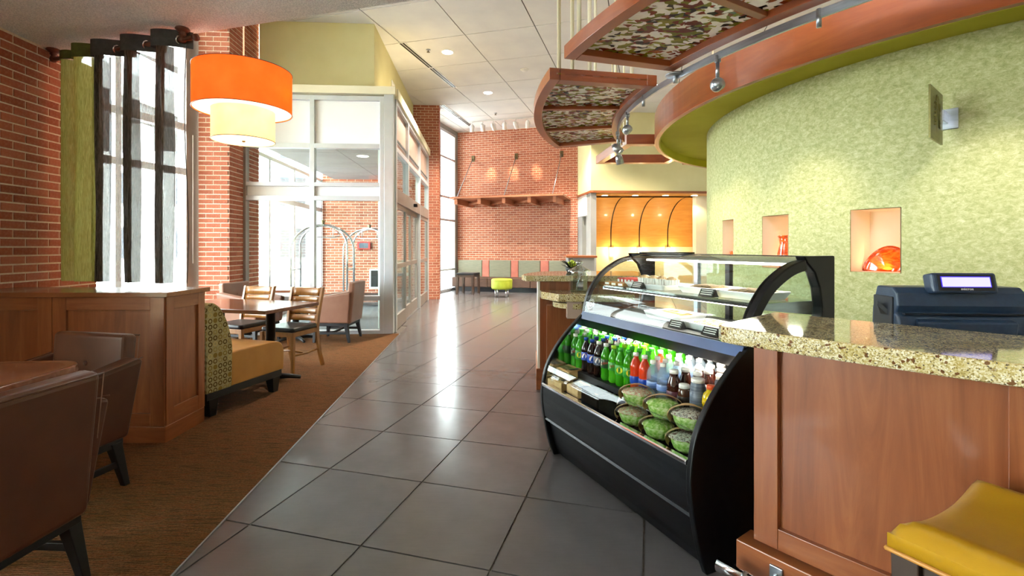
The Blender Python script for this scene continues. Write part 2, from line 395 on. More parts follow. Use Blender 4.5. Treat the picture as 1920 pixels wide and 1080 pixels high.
sheer('sheer_green', '#8f9248', '#b3b46a', .86, transl=.65); sheer('sheer_grey', '#403a36', '#786e66', .955, transl=.35); sheer('sheer_veil', '#c9ccd6', '#e8eaf0', .14); two('curtain_head', '#3c3a3c', '#4a4748', ns=30, rough=.8); two('curtain_head_green', '#565a26', '#66692f', ns=30, rough=.8)
two('rod_brown', '#57281a', '#6e3524', ns=8, rough=.4)
two('case_black', '#05070c', '#090c13', ns=4, rough=.38, spec=.35); two('case_trim', '#3c5070', '#48608a', ns=3, rough=.3); two('case_dark', '#070809', '#0c0d10', ns=4, rough=.5)
two('mirror', '#cfd3d6', '#dadde0', ns=2, rough=.12, metal=1)
two('navy_plastic', '#1d2f47', '#243850', ns=60, rough=.4); two('navy_dark', '#0e131d', '#141b28', ns=20, rough=.4)
two('green_stool', '#8f9a1f', '#a3ad30', ns=6, rough=.6); two('seat_grey', '#7b7c6d', '#8d8d7b', scale=(2,2,40), ns=3, rough=.85); two('seat_pink', '#b46a5c', '#c27869', ns=5, rough=.8); two('seat_brown', '#4c352b', '#5c4236', scale=(1,1,10), ns=6, rough=.6)
two('concrete', '#dcdad6', '#e6e4e0', ns=3, rough=.9); two('mat_grey', '#57565a', '#6a696d', scale=(1,30,1), ns=10, rough=.95)
two('art_glass', '#c23a0e', '#e8661f', scale=(1,1,3), ns=9, rough=.05, detail=4, dist=2, coat=1, lo=.4, hi=.6)
two('niche_paint', '#efdcc0', '#f4e6d0', ns=2, rough=.8)
two('plaque_metal', '#6f6a3a', '#7f7946', scale=(1,1,8), ns=10, rough=.35, metal=.5)
two('leaf_black', '#0f1413', '#1b2321', ns=12, rough=.5); two('lime_ball', '#a9bf24', '#c6d548', ns=30, rough=.6)
# ================================================================== THE SETTING
TA = math.atan(.2818)                       # hall grid (tiles, ceiling, facade, rear wall)
A = Vector((math.sin(TA), math.cos(TA))); B = Vector((math.cos(TA), -math.sin(TA)))
TV = math.atan(.063)                        # dining area grid (brick wall, carpet edge, vestibule)
V = Vector((-math.sin(TV), math.cos(TV))); U = Vector((math.cos(TV), math.sin(TV)))
CEIL, LOW = 4.93, 2.97
C0 = (4.88, 4.80)                           # centre of the green drum
def P3(p, z): return (p[0], p[1], z)
def slab(mb, p, d, l, n, t, z0, z1):
    """box from p along d for l, thickness t along n"""
    p = Vector(p); a = p; b = p+d*l; c = b+n*t; e = a+n*t
    return mb.hexa([P3(a,z0),P3(b,z0),P3(c,z0),P3(e,z0),P3(a,z1),P3(b,z1),P3(c,z1),P3(e,z1)])
def clip(poly, p, n):
    out = []
    for i in range(len(poly)):
        a, b = Vector(poly[i]), Vector(poly[(i+1) % len(poly)]); da, db = (a-p).dot(n), (b-p).dot(n)
        if da >= 0: out.append(a)
        if da*db < 0: out.append(a+(b-a)*(da/(da-db)))
    return out
# ---- floor: concrete bed with 61 cm tiles
EDGE = Vector((-1.44, 3.0)); EN = U          # carpet edge line, normal to the tiled side
fl = MB(); fl.box(-9, 9, -3, 17, -.06, -.006)
floor = fl.build('floor', 'grout', kind='structure')
TS = .606; GAP = .0045
T0 = Vector((-.673, 2.148)) - Vector((0,0)); T0 = Vector((676.4-960, 0))/905
def floor_pt(x, y, z=0):
    d = F*(EYE-z)/(y-463); return Vector(((x-960)/F*d, d))
T0 = floor_pt(676.4, 1023.4)
tile_me = MB().prism([tuple(q) for q in [A*GAP+B*GAP, A*GAP+B*(TS-GAP), A*(TS-GAP)+B*(TS-GAP), A*(TS-GAP)+B*GAP]], -.02, 0).mesh('tile', 'tile')
def inview(c, m=.9):
    return c.y > .7 and abs(c.x) < 1.061*c.y+m
for i in range(-8, 26):
    for j in range(-14, 14):
        o = T0+A*TS*i+B*TS*j; cen = o+(A+B)*TS/2
        if not inview(cen) or cen.y > 15.6: continue
        if cen.y > 15.2-.2818*(cen.x+1.71)+.3: continue
        sd = (cen-EDGE).dot(EN)
        if cen.y > 7.8 and cen.x < -5.2: continue
        if sd > .46 or cen.y > 8.2:
            if cen.y > 8.2 and cen.x < -2.3 and cen.y < 11.6 and False: continue
            obj('tile', tile_me, floor, loc=(o.x, o.y, 0))
        elif sd > -.46 and cen.y <= 8.2:
            poly = [o+A*GAP+B*GAP, o+A*GAP+B*(TS-GAP), o+A*(TS-GAP)+B*(TS-GAP), o+A*(TS-GAP)+B*GAP]
            poly = clip(poly, EDGE, EN)
            if len(poly) > 2: MB().prism([tuple(q) for q in poly], -.02, 0).build('tile', 'tile', floor)
# ---- carpet and its metal edge
c0 = EDGE-V*3.2; c1 = EDGE+V*4.4
cp = MB(); cp.prism([tuple(c0), tuple(c1), tuple(c1-U*2.5), tuple(EDGE+V*1.6-U*2.5), tuple(EDGE+V*1.6-U*2.26), tuple(c0-U*2.26)], -.005, .004)
cp.build('carpet', 'carpet', label='brown and rust ribbed carpet of the dining area beside the tiled aisle', cat='carpet')
ed = MB(); slab(ed, c0-U*.004, V, 7.6, U, .008, -.004, .006); ed.build('trim_1', 'steel', kind='structure')
# ---- bricks
BR, BL, MJ = .0677, .2032, .0125
brick_me = {}
def brick_mesh(l):
    k = round(l, 3)
    if k not in brick_me:
        brick_me[k] = MB().box(0, k, -.005, .05, 0, BR-MJ).mesh('brick', 'brick')
    return brick_me[k]
def brick_face(p, d, length, z0, z1, n, parent=None, mb=None, off=0, lo=None):
    """bricks on the face that starts at p and runs along d; n points to the room"""
    rot = math.atan2(d.y, d.x); k = 0; z = z0
    while z < z1-.02:
        x = -(BL/2 if k % 2 else 0)-off
        while x < length-.001:
            a, b = max(x, 0), min(x+BL-MJ, length)
            if b-a > .02:
                q = Vector(p)+d*a
                if mb is None:
                    # local y must point away from the room
                    o = obj('brick', brick_mesh(b-a), parent, loc=(q.x+n.x*.0, q.y+n.y*.0, z), rotz=rot)
                    if Vector((-d.y, d.x)).dot(n) > 0: o.scale = (1, -1, 1)
                else:
                    slab(mb, q+n*.005, d, b-a, -n, .05, z, z+BR-MJ)
            x += BL
        z += BR; k += 1
# left wall (runs along V), seen end hidden by the curtain
LW0 = Vector((-3.82, 3.6))-V*1.9; LWL = 1.9+.9
wl = MB(); slab(wl, LW0, V, LWL, -U, .25, 0, LOW+.02)
wall_left = wl.build('wall_left', 'mortar', kind='structure')
zb = 1.33+MJ/2-BR*6
brick_face(LW0+V*(1.9-.75), V, .75+.9, zb, LOW-.01, U, wall_left, off=.06)
fs = MB(); slab(fs, LW0, V, 1.9-.76, U, .012, 0, LOW); fs.build('brick_course_field', 'brick', wall_left)
# ---- low ceiling over the dining area (edge parallel to B), popcorn finish
E0 = Vector((-2.39, 3.70)); E1 = E0+B*(.4+2.39)/B.x; E2 = E0-B*4.2/B.x
lc = MB(); lc.prism([tuple(E2), (E2.x, -2.5), (E1.x, -2.5), tuple(E1)], LOW, LOW+.12)
lc.build('ceiling_low', 'popcorn', kind='structure')
bh = MB(); slab(bh, E2, B, (E1-E2).length, -A, .1, LOW+.12, CEIL); bh.build('wall_bulkhead', 'green_paint', kind='structure')
# ---- high ceiling of 1.22 m panels on a dark grid
cb_ = MB(); cb_.box(-7, 9.5, -2.5, 17.5, CEIL+.012, CEIL+.08)
ceiling = cb_.build('ceiling', 'dark_gap', kind='structure')
Q0 = floor_pt(871.7, 65.3, CEIL); CS = 1.215
pan_me = MB().prism([tuple(q) for q in [A*.008+B*.008, A*.008+B*(CS-.008), A*(CS-.008)+B*(CS-.008), A*(CS-.008)+B*.008]], CEIL, CEIL+.02).mesh('ceiling_panel', 'ceil_panel')
for i in range(-7, 13):
    for j in range(-7, 9):
        o = Q0+A*CS*i+B*CS*j; c = o+(A+B)*CS/2
        if c.x < -6.5 or c.x > 9 or c.y > 17 or c.y < -2 or (c.y < 2.4 and c.x < .4): continue
        obj('ceiling_panel', pan_me, ceiling, loc=(o.x, o.y, 0))
# ---- brick pier beside the window
PF = Vector((-4.43, 6.825)); PW, PD = .42, .90
pr = MB(); slab(pr, PF, U, PW, V, PD, 0, CEIL)
wall_pier = pr.build('wall_pier', 'mortar', kind='structure')
brick_face(PF, U, PW, zb-BR*8, CEIL, -V, wall_pier, off=.1)
brick_face(PF+U*PW, V, PD, zb-BR*8, CEIL, U, wall_pier)
# ---- vestibule: aluminium and glass front (parallel to U) and side (parallel to V)
VR = Vector((-1.70, 7.385)); VLn = 2.42; VL = VR-U*VLn
SLn = 4.75
def frame_part(parent, p, d, s0, s1, z0, z1, n, t=.11, mat='alum', name='mullion', bev=.004):
    mb = MB(); slab(mb, Vector(p)+d*s0, d, s1-s0, n, t, z0, z1); return mb.build(name, mat, parent, bevel=bev)
win1 = thing('window_1', None, None, kind='structure')
xs = {'jamb':(-.0,.12), 'mid':(1.055,1.125), 'right':(2.10,2.165)}
for k, (a, b) in xs.items(): frame_part(win1, VL, U, a, b, 0, 3.63, V, mat='alum_warm' if k == 'jamb' else 'alum', name='jamb' if k == 'jamb' else 'mullion')
frame_part(win1, VL, U, 2.165, 2.305, 0, 3.66, V, t=.14, name='corner_post')
bays = [(.12,1.055), (1.125,2.10)]
for a, b in bays:
    for z0, z1 in ((3.56,3.63),(2.83,2.90),(2.25,2.31),(2.035,2.105),(.512,.583),(0,.06)):
        frame_part(win1, VL, U, a, b, z0, z1, V, t=.105, name='rail', bev=.003)
    for z0, z1, m, nm in ((2.90,3.56,'spandrel','panel'),(2.105,2.25,'spandrel','panel'),(2.31,2.83,'glass','pane'),(.583,2.035,'glass','pane'),(.06,.512,'glass','pane')):
        mb = MB(); slab(mb, VL+U*a+V*.05, U, b-a, V, .008, z0, z1); mb.build(nm, m, win1)
cap = MB(); slab(cap, VL-V*.02, U, 2.34, V, .5, 3.66, 3.78); cap.build('trim_2', 'cream_paint', kind='structure', bevel=.006)
SD = VR+U*(-.09)+V*.12                       # side glazing line
win2 = thing('window_2', None, None, kind='structure')
NU = -U
sv = [(0,.09),(1.25,1.33),(2.93,3.01),(4.55,4.65)]
for a, b in sv: frame_part(win2, SD, V, a, b, 2.25 if a in (1.25,) else 0, 3.63, NU, t=.1, name='mullion')
for (a0, a1), (b0, b1) in zip(sv, sv[1:]):
    for z0, z1 in ((3.56,3.63),(2.83,2.90)): frame_part(win2, SD, V, a1, b0, z0, z1, NU, t=.095, name='rail', bev=.003)
    for z0, z1, m, nm in ((2.90,3.56,'frost_pink','panel'),(2.25,2.83,'glass','pane')):
        mb = MB(); slab(mb, SD+V*a1+NU*.05, V, b0-a1, NU, .008, z0, z1); mb.build(nm, m, win2)
frame_part(win2, SD, V, .09, 4.55, 2.03, 2.25, NU, t=.14, mat='alum_warm', name='door_header')
mb = MB(); slab(mb, SD-NU*.0+V*1.9, V, .12, U, .07, 2.11, 2.17); mb.build('door_sensor', 'case_black', win2, bevel=.01)
cap = MB(); slab(cap, SD+U*.03, V, 4.7, NU, .5, 3.63, 3.78); cap.build('trim_3', 'cream_paint', kind='structure')
for n_, (a, b, off) in enumerate(((.09,1.15,.02),(1.15,2.02,.06),(2.02,2.93,.06),(3.01,4.55,.02))):
    dr = thing('door_%d' % (n_+1), None, None, kind='structure'); q = SD+NU*off
    for s0, s1 in ((a,a+.07),(b-.07,b)): frame_part(dr, q, V, s0, s1, .01, 2.03, NU, t=.045, mat='alum_warm', name='stile', bev=.003)
    for z0, z1 in ((.01,.24),(.98,1.06),(1.95,2.03)): frame_part(dr, q, V, a+.07, b-.07, z0, z1, NU, t=.045, mat='alum_warm', name='rail', bev=.003)
    for z0, z1 in ((.24,.98),(1.06,1.95)):
        mb = MB(); slab(mb, q+V*(a+.07)+NU*.02, V, b-a-.14, NU, .008, z0, z1); mb.build('pane', 'glass', dr)
# soffit block over the vestibule
SF = Vector((-4.02, 7.68)); SFL = 1.80
sb = MB(); slab(sb, SF, U, SFL, V, 4.45, 3.62, CEIL); sb.build('wall_soffit', 'green_paint', kind='structure')
vg = thing('wall_vent', 'small white louvred vent high on the green soffit side', 'vent', P3(SF+U*SFL+V*1.62, 4.34), TV+math.pi/2)
MB().box(-.16,.16,-.004,-.016,-.2,.2).build('vent_frame', 'white_metal', vg, bevel=.003)
for k in range(7): MB().box(-.13,.13,-.016,-.024,-.16+k*.048,-.14+k*.048).build('louvre', 'white_paint', vg)
# vestibule ceiling, rear brick wall, street-side glazing
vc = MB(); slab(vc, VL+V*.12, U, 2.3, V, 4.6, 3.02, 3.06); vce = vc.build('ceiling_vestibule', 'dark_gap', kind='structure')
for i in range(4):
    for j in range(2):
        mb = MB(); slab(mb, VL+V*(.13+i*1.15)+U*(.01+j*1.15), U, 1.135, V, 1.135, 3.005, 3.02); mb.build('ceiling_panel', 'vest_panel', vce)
PB = Vector((-4.75, 12.10))
bw = MB(); slab(bw, PB, U, 2.89, V, .35, 0, CEIL); wall_v = bw.build('wall_vestibule', 'mortar', kind='structure')
mb = MB(); brick_face(PB, U, 2.89, 0, CEIL, -V, mb=mb); brick_face(PB+U*2.89, V, .35, 0, CEIL, U, mb=mb)
mb.build('bricks', 'brick', wall_v, kind='stuff')
win3 = thing('window_3', None, None, kind='structure')
OG = VL+V*.6-U*.25; OD = (PB-OG).normalized(); ON = Vector((-OD.y, OD.x)); OL = (PB-OG).length
for s in (0, OL*.26, OL*.55, OL*.8, OL-.08): frame_part(win3, OG, OD, s, s+.07, 0, 3.0, ON, t=.1, name='mullion')
for z0, z1 in ((0,.1),(2.2,2.3),(2.95,3.02)): frame_part(win3, OG, OD, 0, OL, z0, z1, ON, t=.1, name='rail')
for s0, s1 in ((.07,OL*.26),(OL*.26+.07,OL*.55),(OL*.55+.07,OL*.8),(OL*.8+.07,OL-.08)):
    for z0, z1 in ((.1,2.2),(2.3,2.95)):
        mb = MB(); slab(mb, OG+OD*s0+ON*.04, OD, s1-s0, ON, .008, z0, z1); mb.build('pane', 'glass', win3)
rc = MB(); rc.lathe([(0,0),(.085,0),(.085,3.0),(0,3.0)], 24); rc.build('door_glass_stand_in', 'white_paint', kind='structure', loc=(-2.09,7.85,0))  # column shape added in place of side-door glass seen at a grazing angle
# ---- rear hall: facade window and brick wall
K0 = Vector((-1.71, 15.2)); BWL = 3.78
bk = MB(); slab(bk, K0, B, BWL, A, .3, 0, CEIL); wall_back = bk.build('wall_back', 'mortar', kind='structure')
mb = MB(); brick_face(K0, B, BWL, zb-BR*6, CEIL, -A, mb=mb); mb.build('bricks', 'brick', wall_back, kind='stuff')
mb = MB(); slab(mb, K0-A*.16, A, .16, -B, .06, 0, CEIL); mb.build('trim_4', 'grey_paint', kind='structure')
win4 = thing('window_4', None, None, kind='structure')
FW = K0-A*3.9; FL = 3.75
for s in (0, 1.3, 2.55, FL-.08): frame_part(win4, FW, A, s, s+.07, 0, 4.75, -B, t=.1, name='mullion')
for z0, z1 in ((0,.08),(.62,.68),(2.10,2.17),(2.78,2.85),(3.95,4.02),(4.72,4.80)): frame_part(win4, FW, A, 0, FL, z0, z1, -B, t=.1, name='rail')
for a, b in ((.07,1.3),(1.37,2.55),(2.62,FL-.08)):
    for z0, z1 in ((.08,.62),(.68,2.10),(2.17,2.78),(2.85,3.95),(4.02,4.72)):
        mb = MB(); slab(mb, FW+A*a-B*.05, A, b-a, -B, .008, z0, z1); mb.build('pane', 'glass', win4)
mb = MB(); slab(mb, FW-A*.3, A, FL+.4, -B, .12, 4.80, CEIL); mb.build('trim_5', 'grey_paint', kind='structure')
# ---- window beside the dining area
win5 = thing('window_5', None, None, kind='structure')
W0 = PF-U*.03-A*3.0+V*.1; WLn = 3.0
for s in (0, .9, 1.85): frame_part(win5, W0, A, s, s+.07, 0, 4.9, -B, t=.1, name='mullion')
frame_part(win5, W0, A, 2.78, 3.0, 0, 4.9, -B, t=.16, mat='alum_warm', name='jamb')
for z0, z1 in ((.0,.08),(.62,.7),(2.33,2.42),(2.94,3.04),(4.1,4.18)): frame_part(win5, W0, A, 0, 2.78, z0, z1, -B, t=.1, name='rail')
for a, b in ((.07,.9),(.97,1.85),(1.92,2.78)):
    for z0, z1 in ((.08,.62),(.7,2.33),(2.42,2.94),(3.04,4.1),(4.18,4.9)):
        mb = MB(); slab(mb, W0+A*a-B*.05, A, b-a, -B, .008, z0, z1); mb.build('pane', 'glass', win5)
mb = MB(); mb.tube([P3(W0+A*2.86+B*.02,1.1),P3(W0+A*2.86+B*.02,2.9)], .006, 6); mb.build('blind_wand', 'white_metal', win5)
# ---- right rear: bulkhead, grey pier, golden cove behind the reception
mb = MB(); mb.prism([(1.93,14.2),(2.1,12.84),(8.5,13.25),(8.5,14.0),(2.35,13.7),(2.1,14.3)], 2.82, CEIL); mb.build('wall_cove_front', 'green_paint', kind='structure')
mb = MB(); mb.prism([(1.90,14.17),(2.08,12.82),(2.16,12.80),(8.5,13.2),(8.5,13.24),(2.12,12.86),(1.95,14.2)], 2.77, 2.83); mb.build('trim_6', 'cherry_h', kind='structure')
mb = MB(); mb.prism([(1.93,14.2),(2.04,13.3),(2.16,13.3),(2.1,14.3)], 2.2, 2.78); mb.build('wall_cove_side', 'white_paint', kind='structure')
mb = MB(); mb.prism([(2.10,12.86),(2.25,12.87),(2.25,13.4),(2.06,13.4)], 0, 2.78); mb.build('wall_cove_pier', 'grey_paint', kind='structure')
mb = MB(); mb.prism([(1.93,14.25),(2.0,13.75),(2.12,13.75),(2.12,14.3)], 0, 2.2); mb.build('wall_cove_jamb', 'grey_paint', kind='structure')
cove = thing('wall_cove', None, None, kind='structure')
YB = 15.5
prof = [(YB,1.33),(YB,1.75)]+[(13.9+1.6*math.cos(R_(a)), 1.75+1.03*math.sin(R_(a))) for a in range(8,91,8)]+[(13.9,2.78)]
xs_ = [2.25,3.17,4.08,4.99,5.85]
for x0, x1 in zip(xs_, xs_[1:]):
    mb = MB(); mb.grid(lambda u_, v_: (x0+.018+(x1-x0-.036)*u_, prof[min(int(round(v_*(len(prof)-1))),len(prof)-1)][0]-.03, prof[int(round(v_*(len(prof)-1)))][1]-.03*v_), 1, len(prof)-1)
    mb.build('cove_panel', 'maple', cove)
mb = MB(); mb.grid(lambda u_, v_: (2.1+3.9*u_, prof[int(round(v_*(len(prof)-1)))][0], prof[int(round(v_*(len(prof)-1)))][1]), 1, len(prof)-1); mb.build('cove_backing', 'dark_wood', cove)
mb = MB(); mb.box(2.1,8.5,13.15,15.9,2.83,2.88); mb.build('sky_block_top', 'cream_paint', cove)  # unseen lid, added to keep sky light out of the cove
mb = MB(); mb.box(2.1,8.5,15.72,15.9,1.33,2.83); mb.build('sky_block_rear', 'cream_paint', cove)  # unseen closing slab, added against sky light from behind
mb = MB(); mb.box(2.1,8.5,13.2,14.02,2.785,2.829); mb.build('cove_ceiling', 'maple', cove)
mb = MB(); mb.box(2.1,8.5,YB-.02,YB+.2,0,1.33); mb.build('cove_lower_wall', 'cream_paint', cove)
mb = MB(); mb.prism([(5.85,YB),(5.2,13.9),(5.28,13.85),(8.5,13.6),(8.5,YB)], 0, 2.79); mb.build('cove_end_wall', 'cream_paint', cove)
mb = MB(); mb.box(6,9,13.9,YB,2.79,2.84); mb.build('cove_ceiling', 'cream_paint', cove)
mb = MB(); mb.tube([(5.83,YB-.05,.9),(5.83,YB-.05,1.75)]+[(5.83+(5.25-5.83)*(1-math.cos(R_(a)))*.9, 13.9+1.58*math.cos(R_(a)), 1.75+1.0*math.sin(R_(a))) for a in range(0,91,10)], .03, 6); mb.build('cove_edge', 'cherry', cove)
for k, x in enumerate((3.17,4.08,4.99)):
    mb = MB(); mb.lathe([(.0,1.02),(.05,1.02),(.07,1.3),(.0,1.3)], 16, (x,YB-.09,0)); mb.build('wall_sconce', 'diffuser', label='lit cream sconce below the %s dark cove joint from the left' % ('first','second','third')[k], cat='sconce', group='sconces under the golden cove')
mb = MB(); mb.box(2.25,2.27,13.4,YB,0,2.8); mb.build('wall_cove_left', 'cream_paint', kind='structure')
# knee wall with a wooden cap
mb = MB(); mb.box(1.36,1.98,11.6,12.2,0,1.07); mb.build('wall_knee', 'grey_paint', kind='structure')
mb = MB(); mb.box(1.30,2.04,11.54,12.26,1.07,1.12); mb.build('trim_7', 'cherry_h', kind='structure', bevel=.006)
# ---- green drum with three niches and a wooden fascia
RD, ZD = 2.73, 2.67
NZ0, NZ1 = 1.15, 1.60
NI = [(-2.9,2.3),(11.5,17.6),(27.9,34.4)]
dw = MB(); prev = -75
for a, b in NI+[(75,75)]:
    dw.sector(C0, RD-.1, RD, prev, a, 0, ZD, max(3, int((a-prev)/2.5)))
    if a < 75:
        dw.sector(C0, RD-.1, RD, a, b, 0, NZ0, 4); dw.sector(C0, RD-.1, RD, a, b, NZ1, ZD, 4)
    prev = b
for k in range(len(dw.s)): dw.s[k] = False
wall_drum = dw.build('wall_drum', 'wallpaper', kind='structure')
def pol(r, a, z=None):
    x, y = C0[0]-r*math.cos(R_(a)), C0[1]-r*math.sin(R_(a)); return (x, y) if z is None else (x, y, z)
for a, b in NI:
    mb = MB(); r1, r0 = RD-.004, RD-.26; m = .02
    r1 = RD+.001; pa, pb, qa, qb = pol(r1,a+.12), pol(r1,b-.12), pol(r0,a+.12), pol(r0,b-.12); NZ0_, NZ1_ = NZ0+.002, NZ1-.004
    mb.add([P3(pa,NZ0_),P3(pb,NZ0_),P3(qb,NZ0_),P3(qa,NZ0_),P3(pa,NZ1_),P3(pb,NZ1_),P3(qb,NZ1_),P3(qa,NZ1_)],
           [(0,1,2,3),(4,7,6,5),(3,2,6,7),(0,3,7,4),(1,5,6,2)])
    mb.build('niche_lining', 'niche_paint', wall_drum)
    cx = pol(RD-.19, (a+b)/2)
    L = bpy.data.lights.new('niche_light', 'AREA'); L.energy = .45; L.color = (1,.66,.34); L.size = .12; L.size_y = .05; L.shape = 'RECTANGLE'
    lo = bpy.data.objects.new('niche_light', L); COL.objects.link(lo); lo.location = (cx[0],cx[1],NZ0+.015); lo.rotation_euler = (math.pi,0,0)
RF = 3.30
sf = MB(); sf.sector(C0, RD-.02, RF, -75, 75, 2.66, 2.70, 60); sf.build('ceiling_drum_soffit', 'drum_soffit', wall_drum)
ff = MB(); ff.sector(C0, RF-.03, RF+.02, -75, 75, 2.56, 2.875, 72); ff.build('fascia', 'canopy_wood', wall_drum, bevel=.004)
fd = MB(); fd.sector(C0, RF-.045, RF-.03, -75, 75, 2.56, 2.66, 72); fd.build('fascia_lining', 'drum_soffit', wall_drum)

# ---- the room behind the viewer
MB().box(-9, .4, -2.65, -2.5, 0, LOW+.1).build('wall_rear', 'cream_paint', kind='structure')
MB().box(.4, 9.5, -2.65, -2.5, 0, CEIL).build('wall_rear_hall', 'cream_paint', kind='structure')
MB().box(9.3, 9.45, -2.5, 17, 0, CEIL).build('wall_right', 'cream_paint', kind='structure')
win6 = thing('window_unseen', None, None, kind='structure')  # unseen window, added so daylight reaches the low ceiling
W6 = LW0-V*4.2
for s_ in (0, 1.35, 2.75, 4.12): frame_part(win6, W6, V, s_, s_+.08, 0, LOW, -U, t=.1, name='mullion')
for z0, z1 in ((0,.3),(2.3,2.38),(2.88,LOW)):
    for a, b in ((.08,1.35),(1.43,2.75),(2.83,4.12)): frame_part(win6, W6, V, a, b, z0, z1, -U, t=.09, name='rail')
for a, b in ((.08,1.35),(1.43,2.75),(2.83,4.12)):
    for z0, z1 in ((.3,2.3),(2.38,2.88)):
        mb = MB(); slab(mb, W6+V*a-U*.05, V, b-a, -U, .008, z0, z1); mb.build('pane', 'glass', win6)
# ================================================================== RIGHT SIDE: canopies, counters, drum fittings
ZF, HF = 2.69, .095
def ring_frame(label, r0, r1, a0, a1, bays, rods, panels=True):
    t = thing('canopy_frame', label, 'canopy', group='suspended wooden canopy frames')
    n = 30; bw = .12
    MB().sector(C0, r1-.085, r1, a0, a1, ZF, ZF+HF, n).build('outer_rail', 'canopy_wood', t, bevel=.003)
    MB().sector(C0, r0, r0+.09, a0, a1, ZF, ZF+HF, n).build('inner_rail', 'canopy_wood2', t, bevel=.003)
    cuts = [a0]+[a0+(a1-a0)*k/bays for k in range(1, bays)]+[a1]
    for k, a in enumerate(cuts):
        w_ = (.055 if 0 < k < bays else .10)/((r0+r1)/2)*57.3
        s_ = -1 if a1 < a0 else 1
        lo, hi = (a, a+w_*s_) if k == 0 else ((a-w_*s_, a) if k == bays else (a-w_*s_/2, a+w_*s_/2))
        z1 = ZF+HF-(.05 if 0 < k < bays else 0)
        MB().sector(C0, r0+.09, r1-.09, lo, hi, ZF+(.012 if 0 < k < bays else 0), z1, 3).build('cross_rail' if 0 < k < bays else 'end_rail', 'canopy_wood2', t, bevel=.003)
    if panels:
        for a, b in zip(cuts, cuts[1:]):
            MB().sector(C0, r0+.06, r1-.06, a, b, ZF+.046, ZF+.054, 10).build('leaf_panel', 'leaf_panel', t)
    for r, a in rods:
        x, y = pol(r, a); MB().tube([(x,y,ZF+HF-.02),(x,y,CEIL)], .016, 8).build('hanging_rod', 'cream_paint', t)
    return rebase(t, pol((r0+r1)/2, (a0+a1)/2, ZF))
ring_frame('nearest curved wooden canopy frame with large leaf-print panels, cut by the top edge', 3.78, 4.69, 16.2, 56, 3, [(4.62,17.5),(3.86,19),(4.62,30)])
ring_frame('curved wooden canopy frame with three leaf-print bays in mid air over the aisle', 3.72, 4.66, 11.0, -23.4, 3, [(4.55,9.6),(4.3,10.2),(4.4,8),(3.86,8),(4.0,-6),(3.8,-20)])
def bar_frame(label, pts, w_, rods):
    t = thing('canopy_frame', label, 'canopy', group='suspended wooden canopy frames')
    c = sum((Vector(p) for p in pts), Vector((0,0)))/4
    inn = [Vector(p)+(c-Vector(p)).normalized()*w_*1.35 for p in pts]
    for k in range(4):
        a, b = Vector(pts[k]), Vector(pts[(k+1) % 4]); ia, ib = inn[k], inn[(k+1) % 4]
        MB().prism([tuple(a),tuple(b),tuple(ib),tuple(ia)], ZF, ZF+.13).build('rail', 'canopy_wood' if k % 2 else 'canopy_wood2', t, bevel=.003)
    for x, y in rods: MB().tube([(x,y,ZF+.1),(x,y,CEIL)], .014, 8).build('hanging_rod', 'cream_paint', t)
    return rebase(t, (c.x, c.y, ZF))
bar_frame('open rectangular wooden canopy frame hanging before the green rear wall', [(1.516,6.38),(2.68,6.38),(2.55,7.92),(1.376,7.92)], .13, [(1.6,6.9),(1.6,7.7)])
bar_frame('open wooden canopy frame half hidden behind the green drum fascia', [(3.0,6.5),(4.1,6.5),(4.0,7.98),(2.81,7.98)], .13, [(3.2,7.7)])
# ---- monorail track with spot heads
RT, ZT = 3.74, 2.632
tr = thing('monorail_track', 'curved silver light track between the canopy frames and the drum fascia', 'light track')
MB().sector(C0, RT-.008, RT+.008, -22, 60, ZT, ZT+.05, 60).build('rail', 'steel', tr)
for a in (7.6, 33.2):
    x, y = pol(RT, a); MB().tube([(x,y,ZT+.055),(x,y,ZT-.05)], .014, 10).build('support_stem', 'steel', tr)
x, y = pol(RT+.02, 16.2); mb = MB(); mb.lathe([(0,0),(.075,0),(.075,.012),(.02,.02),(.02,.03),(0,.03)], 20, (x,y,ZT+.027)); mb.tube([(x,y,ZT+.05),(x,y,ZT-.03)], .018, 10); mb.build('power_feed', 'steel', tr)
rebase(tr, pol(RT, 10, ZT))
def spot_head(label, a, drop, tilt, target, energy, ball=True, size=1.0):
    x, y = pol(RT, a); t = thing('spot_head', label, 'spotlight', (x, y, ZT), 0, 'spot heads on the curved track')
    MB().box(-.02,.02,-.012,.012,-.02,.03).build('clip', 'steel', t, bevel=.003)
    MB().tube([(0,0,0),(0,0,-drop)], .013*size, 10).build('stem', 'steel', t)
    d = (Vector(target)-Vector((x,y,ZT-drop-.05))).normalized()
    q = d.to_track_quat('-Z', 'Y').to_matrix().to_4x4(); Mx = Matrix.Translation((0,0,-drop-.045*size)) @ q
    mb = MB(Mx); r = .05*size
    if ball: mb.lathe([(0,r)]+[(r*math.cos(R_(b)), r*math.sin(R_(b))) for b in range(70,-46,-12)]+[(r*.66,-r*.72),(r*.6,-r*.5),(0,-r*.5)], 20)
    else: mb.lathe([(0,.07),(.03,.07),(.045,.03),(.047,-.05),(.04,-.05),(.036,-.02),(0,-.02)], 20)
    mb.build('housing', 'steel', t)
    mb = MB(Mx); mb.lathe([(0,-r*.52),(r*.58,-r*.52)], 16); mb.build('lamp', 'lamp_warm', t)
    L = bpy.data.lights.new('spot_light', 'SPOT'); L.energy = energy; L.color = (1,.86,.66); L.spot_size = R_(52); L.spot_blend = .8; L.shadow_soft_size = .04
    lo = bpy.data.objects.new('spot_light', L); COL.objects.link(lo); lo.parent = t
    lo.matrix_local = Matrix.Translation(Vector((0,0,-drop-.05))+d*.07) @ d.to_track_quat('-Z','Y').to_matrix().to_4x4()
spot_head('silver ball spotlight in front of the wooden fascia', 22.7, .13, 0, pol(RD,22,1.5), 16)
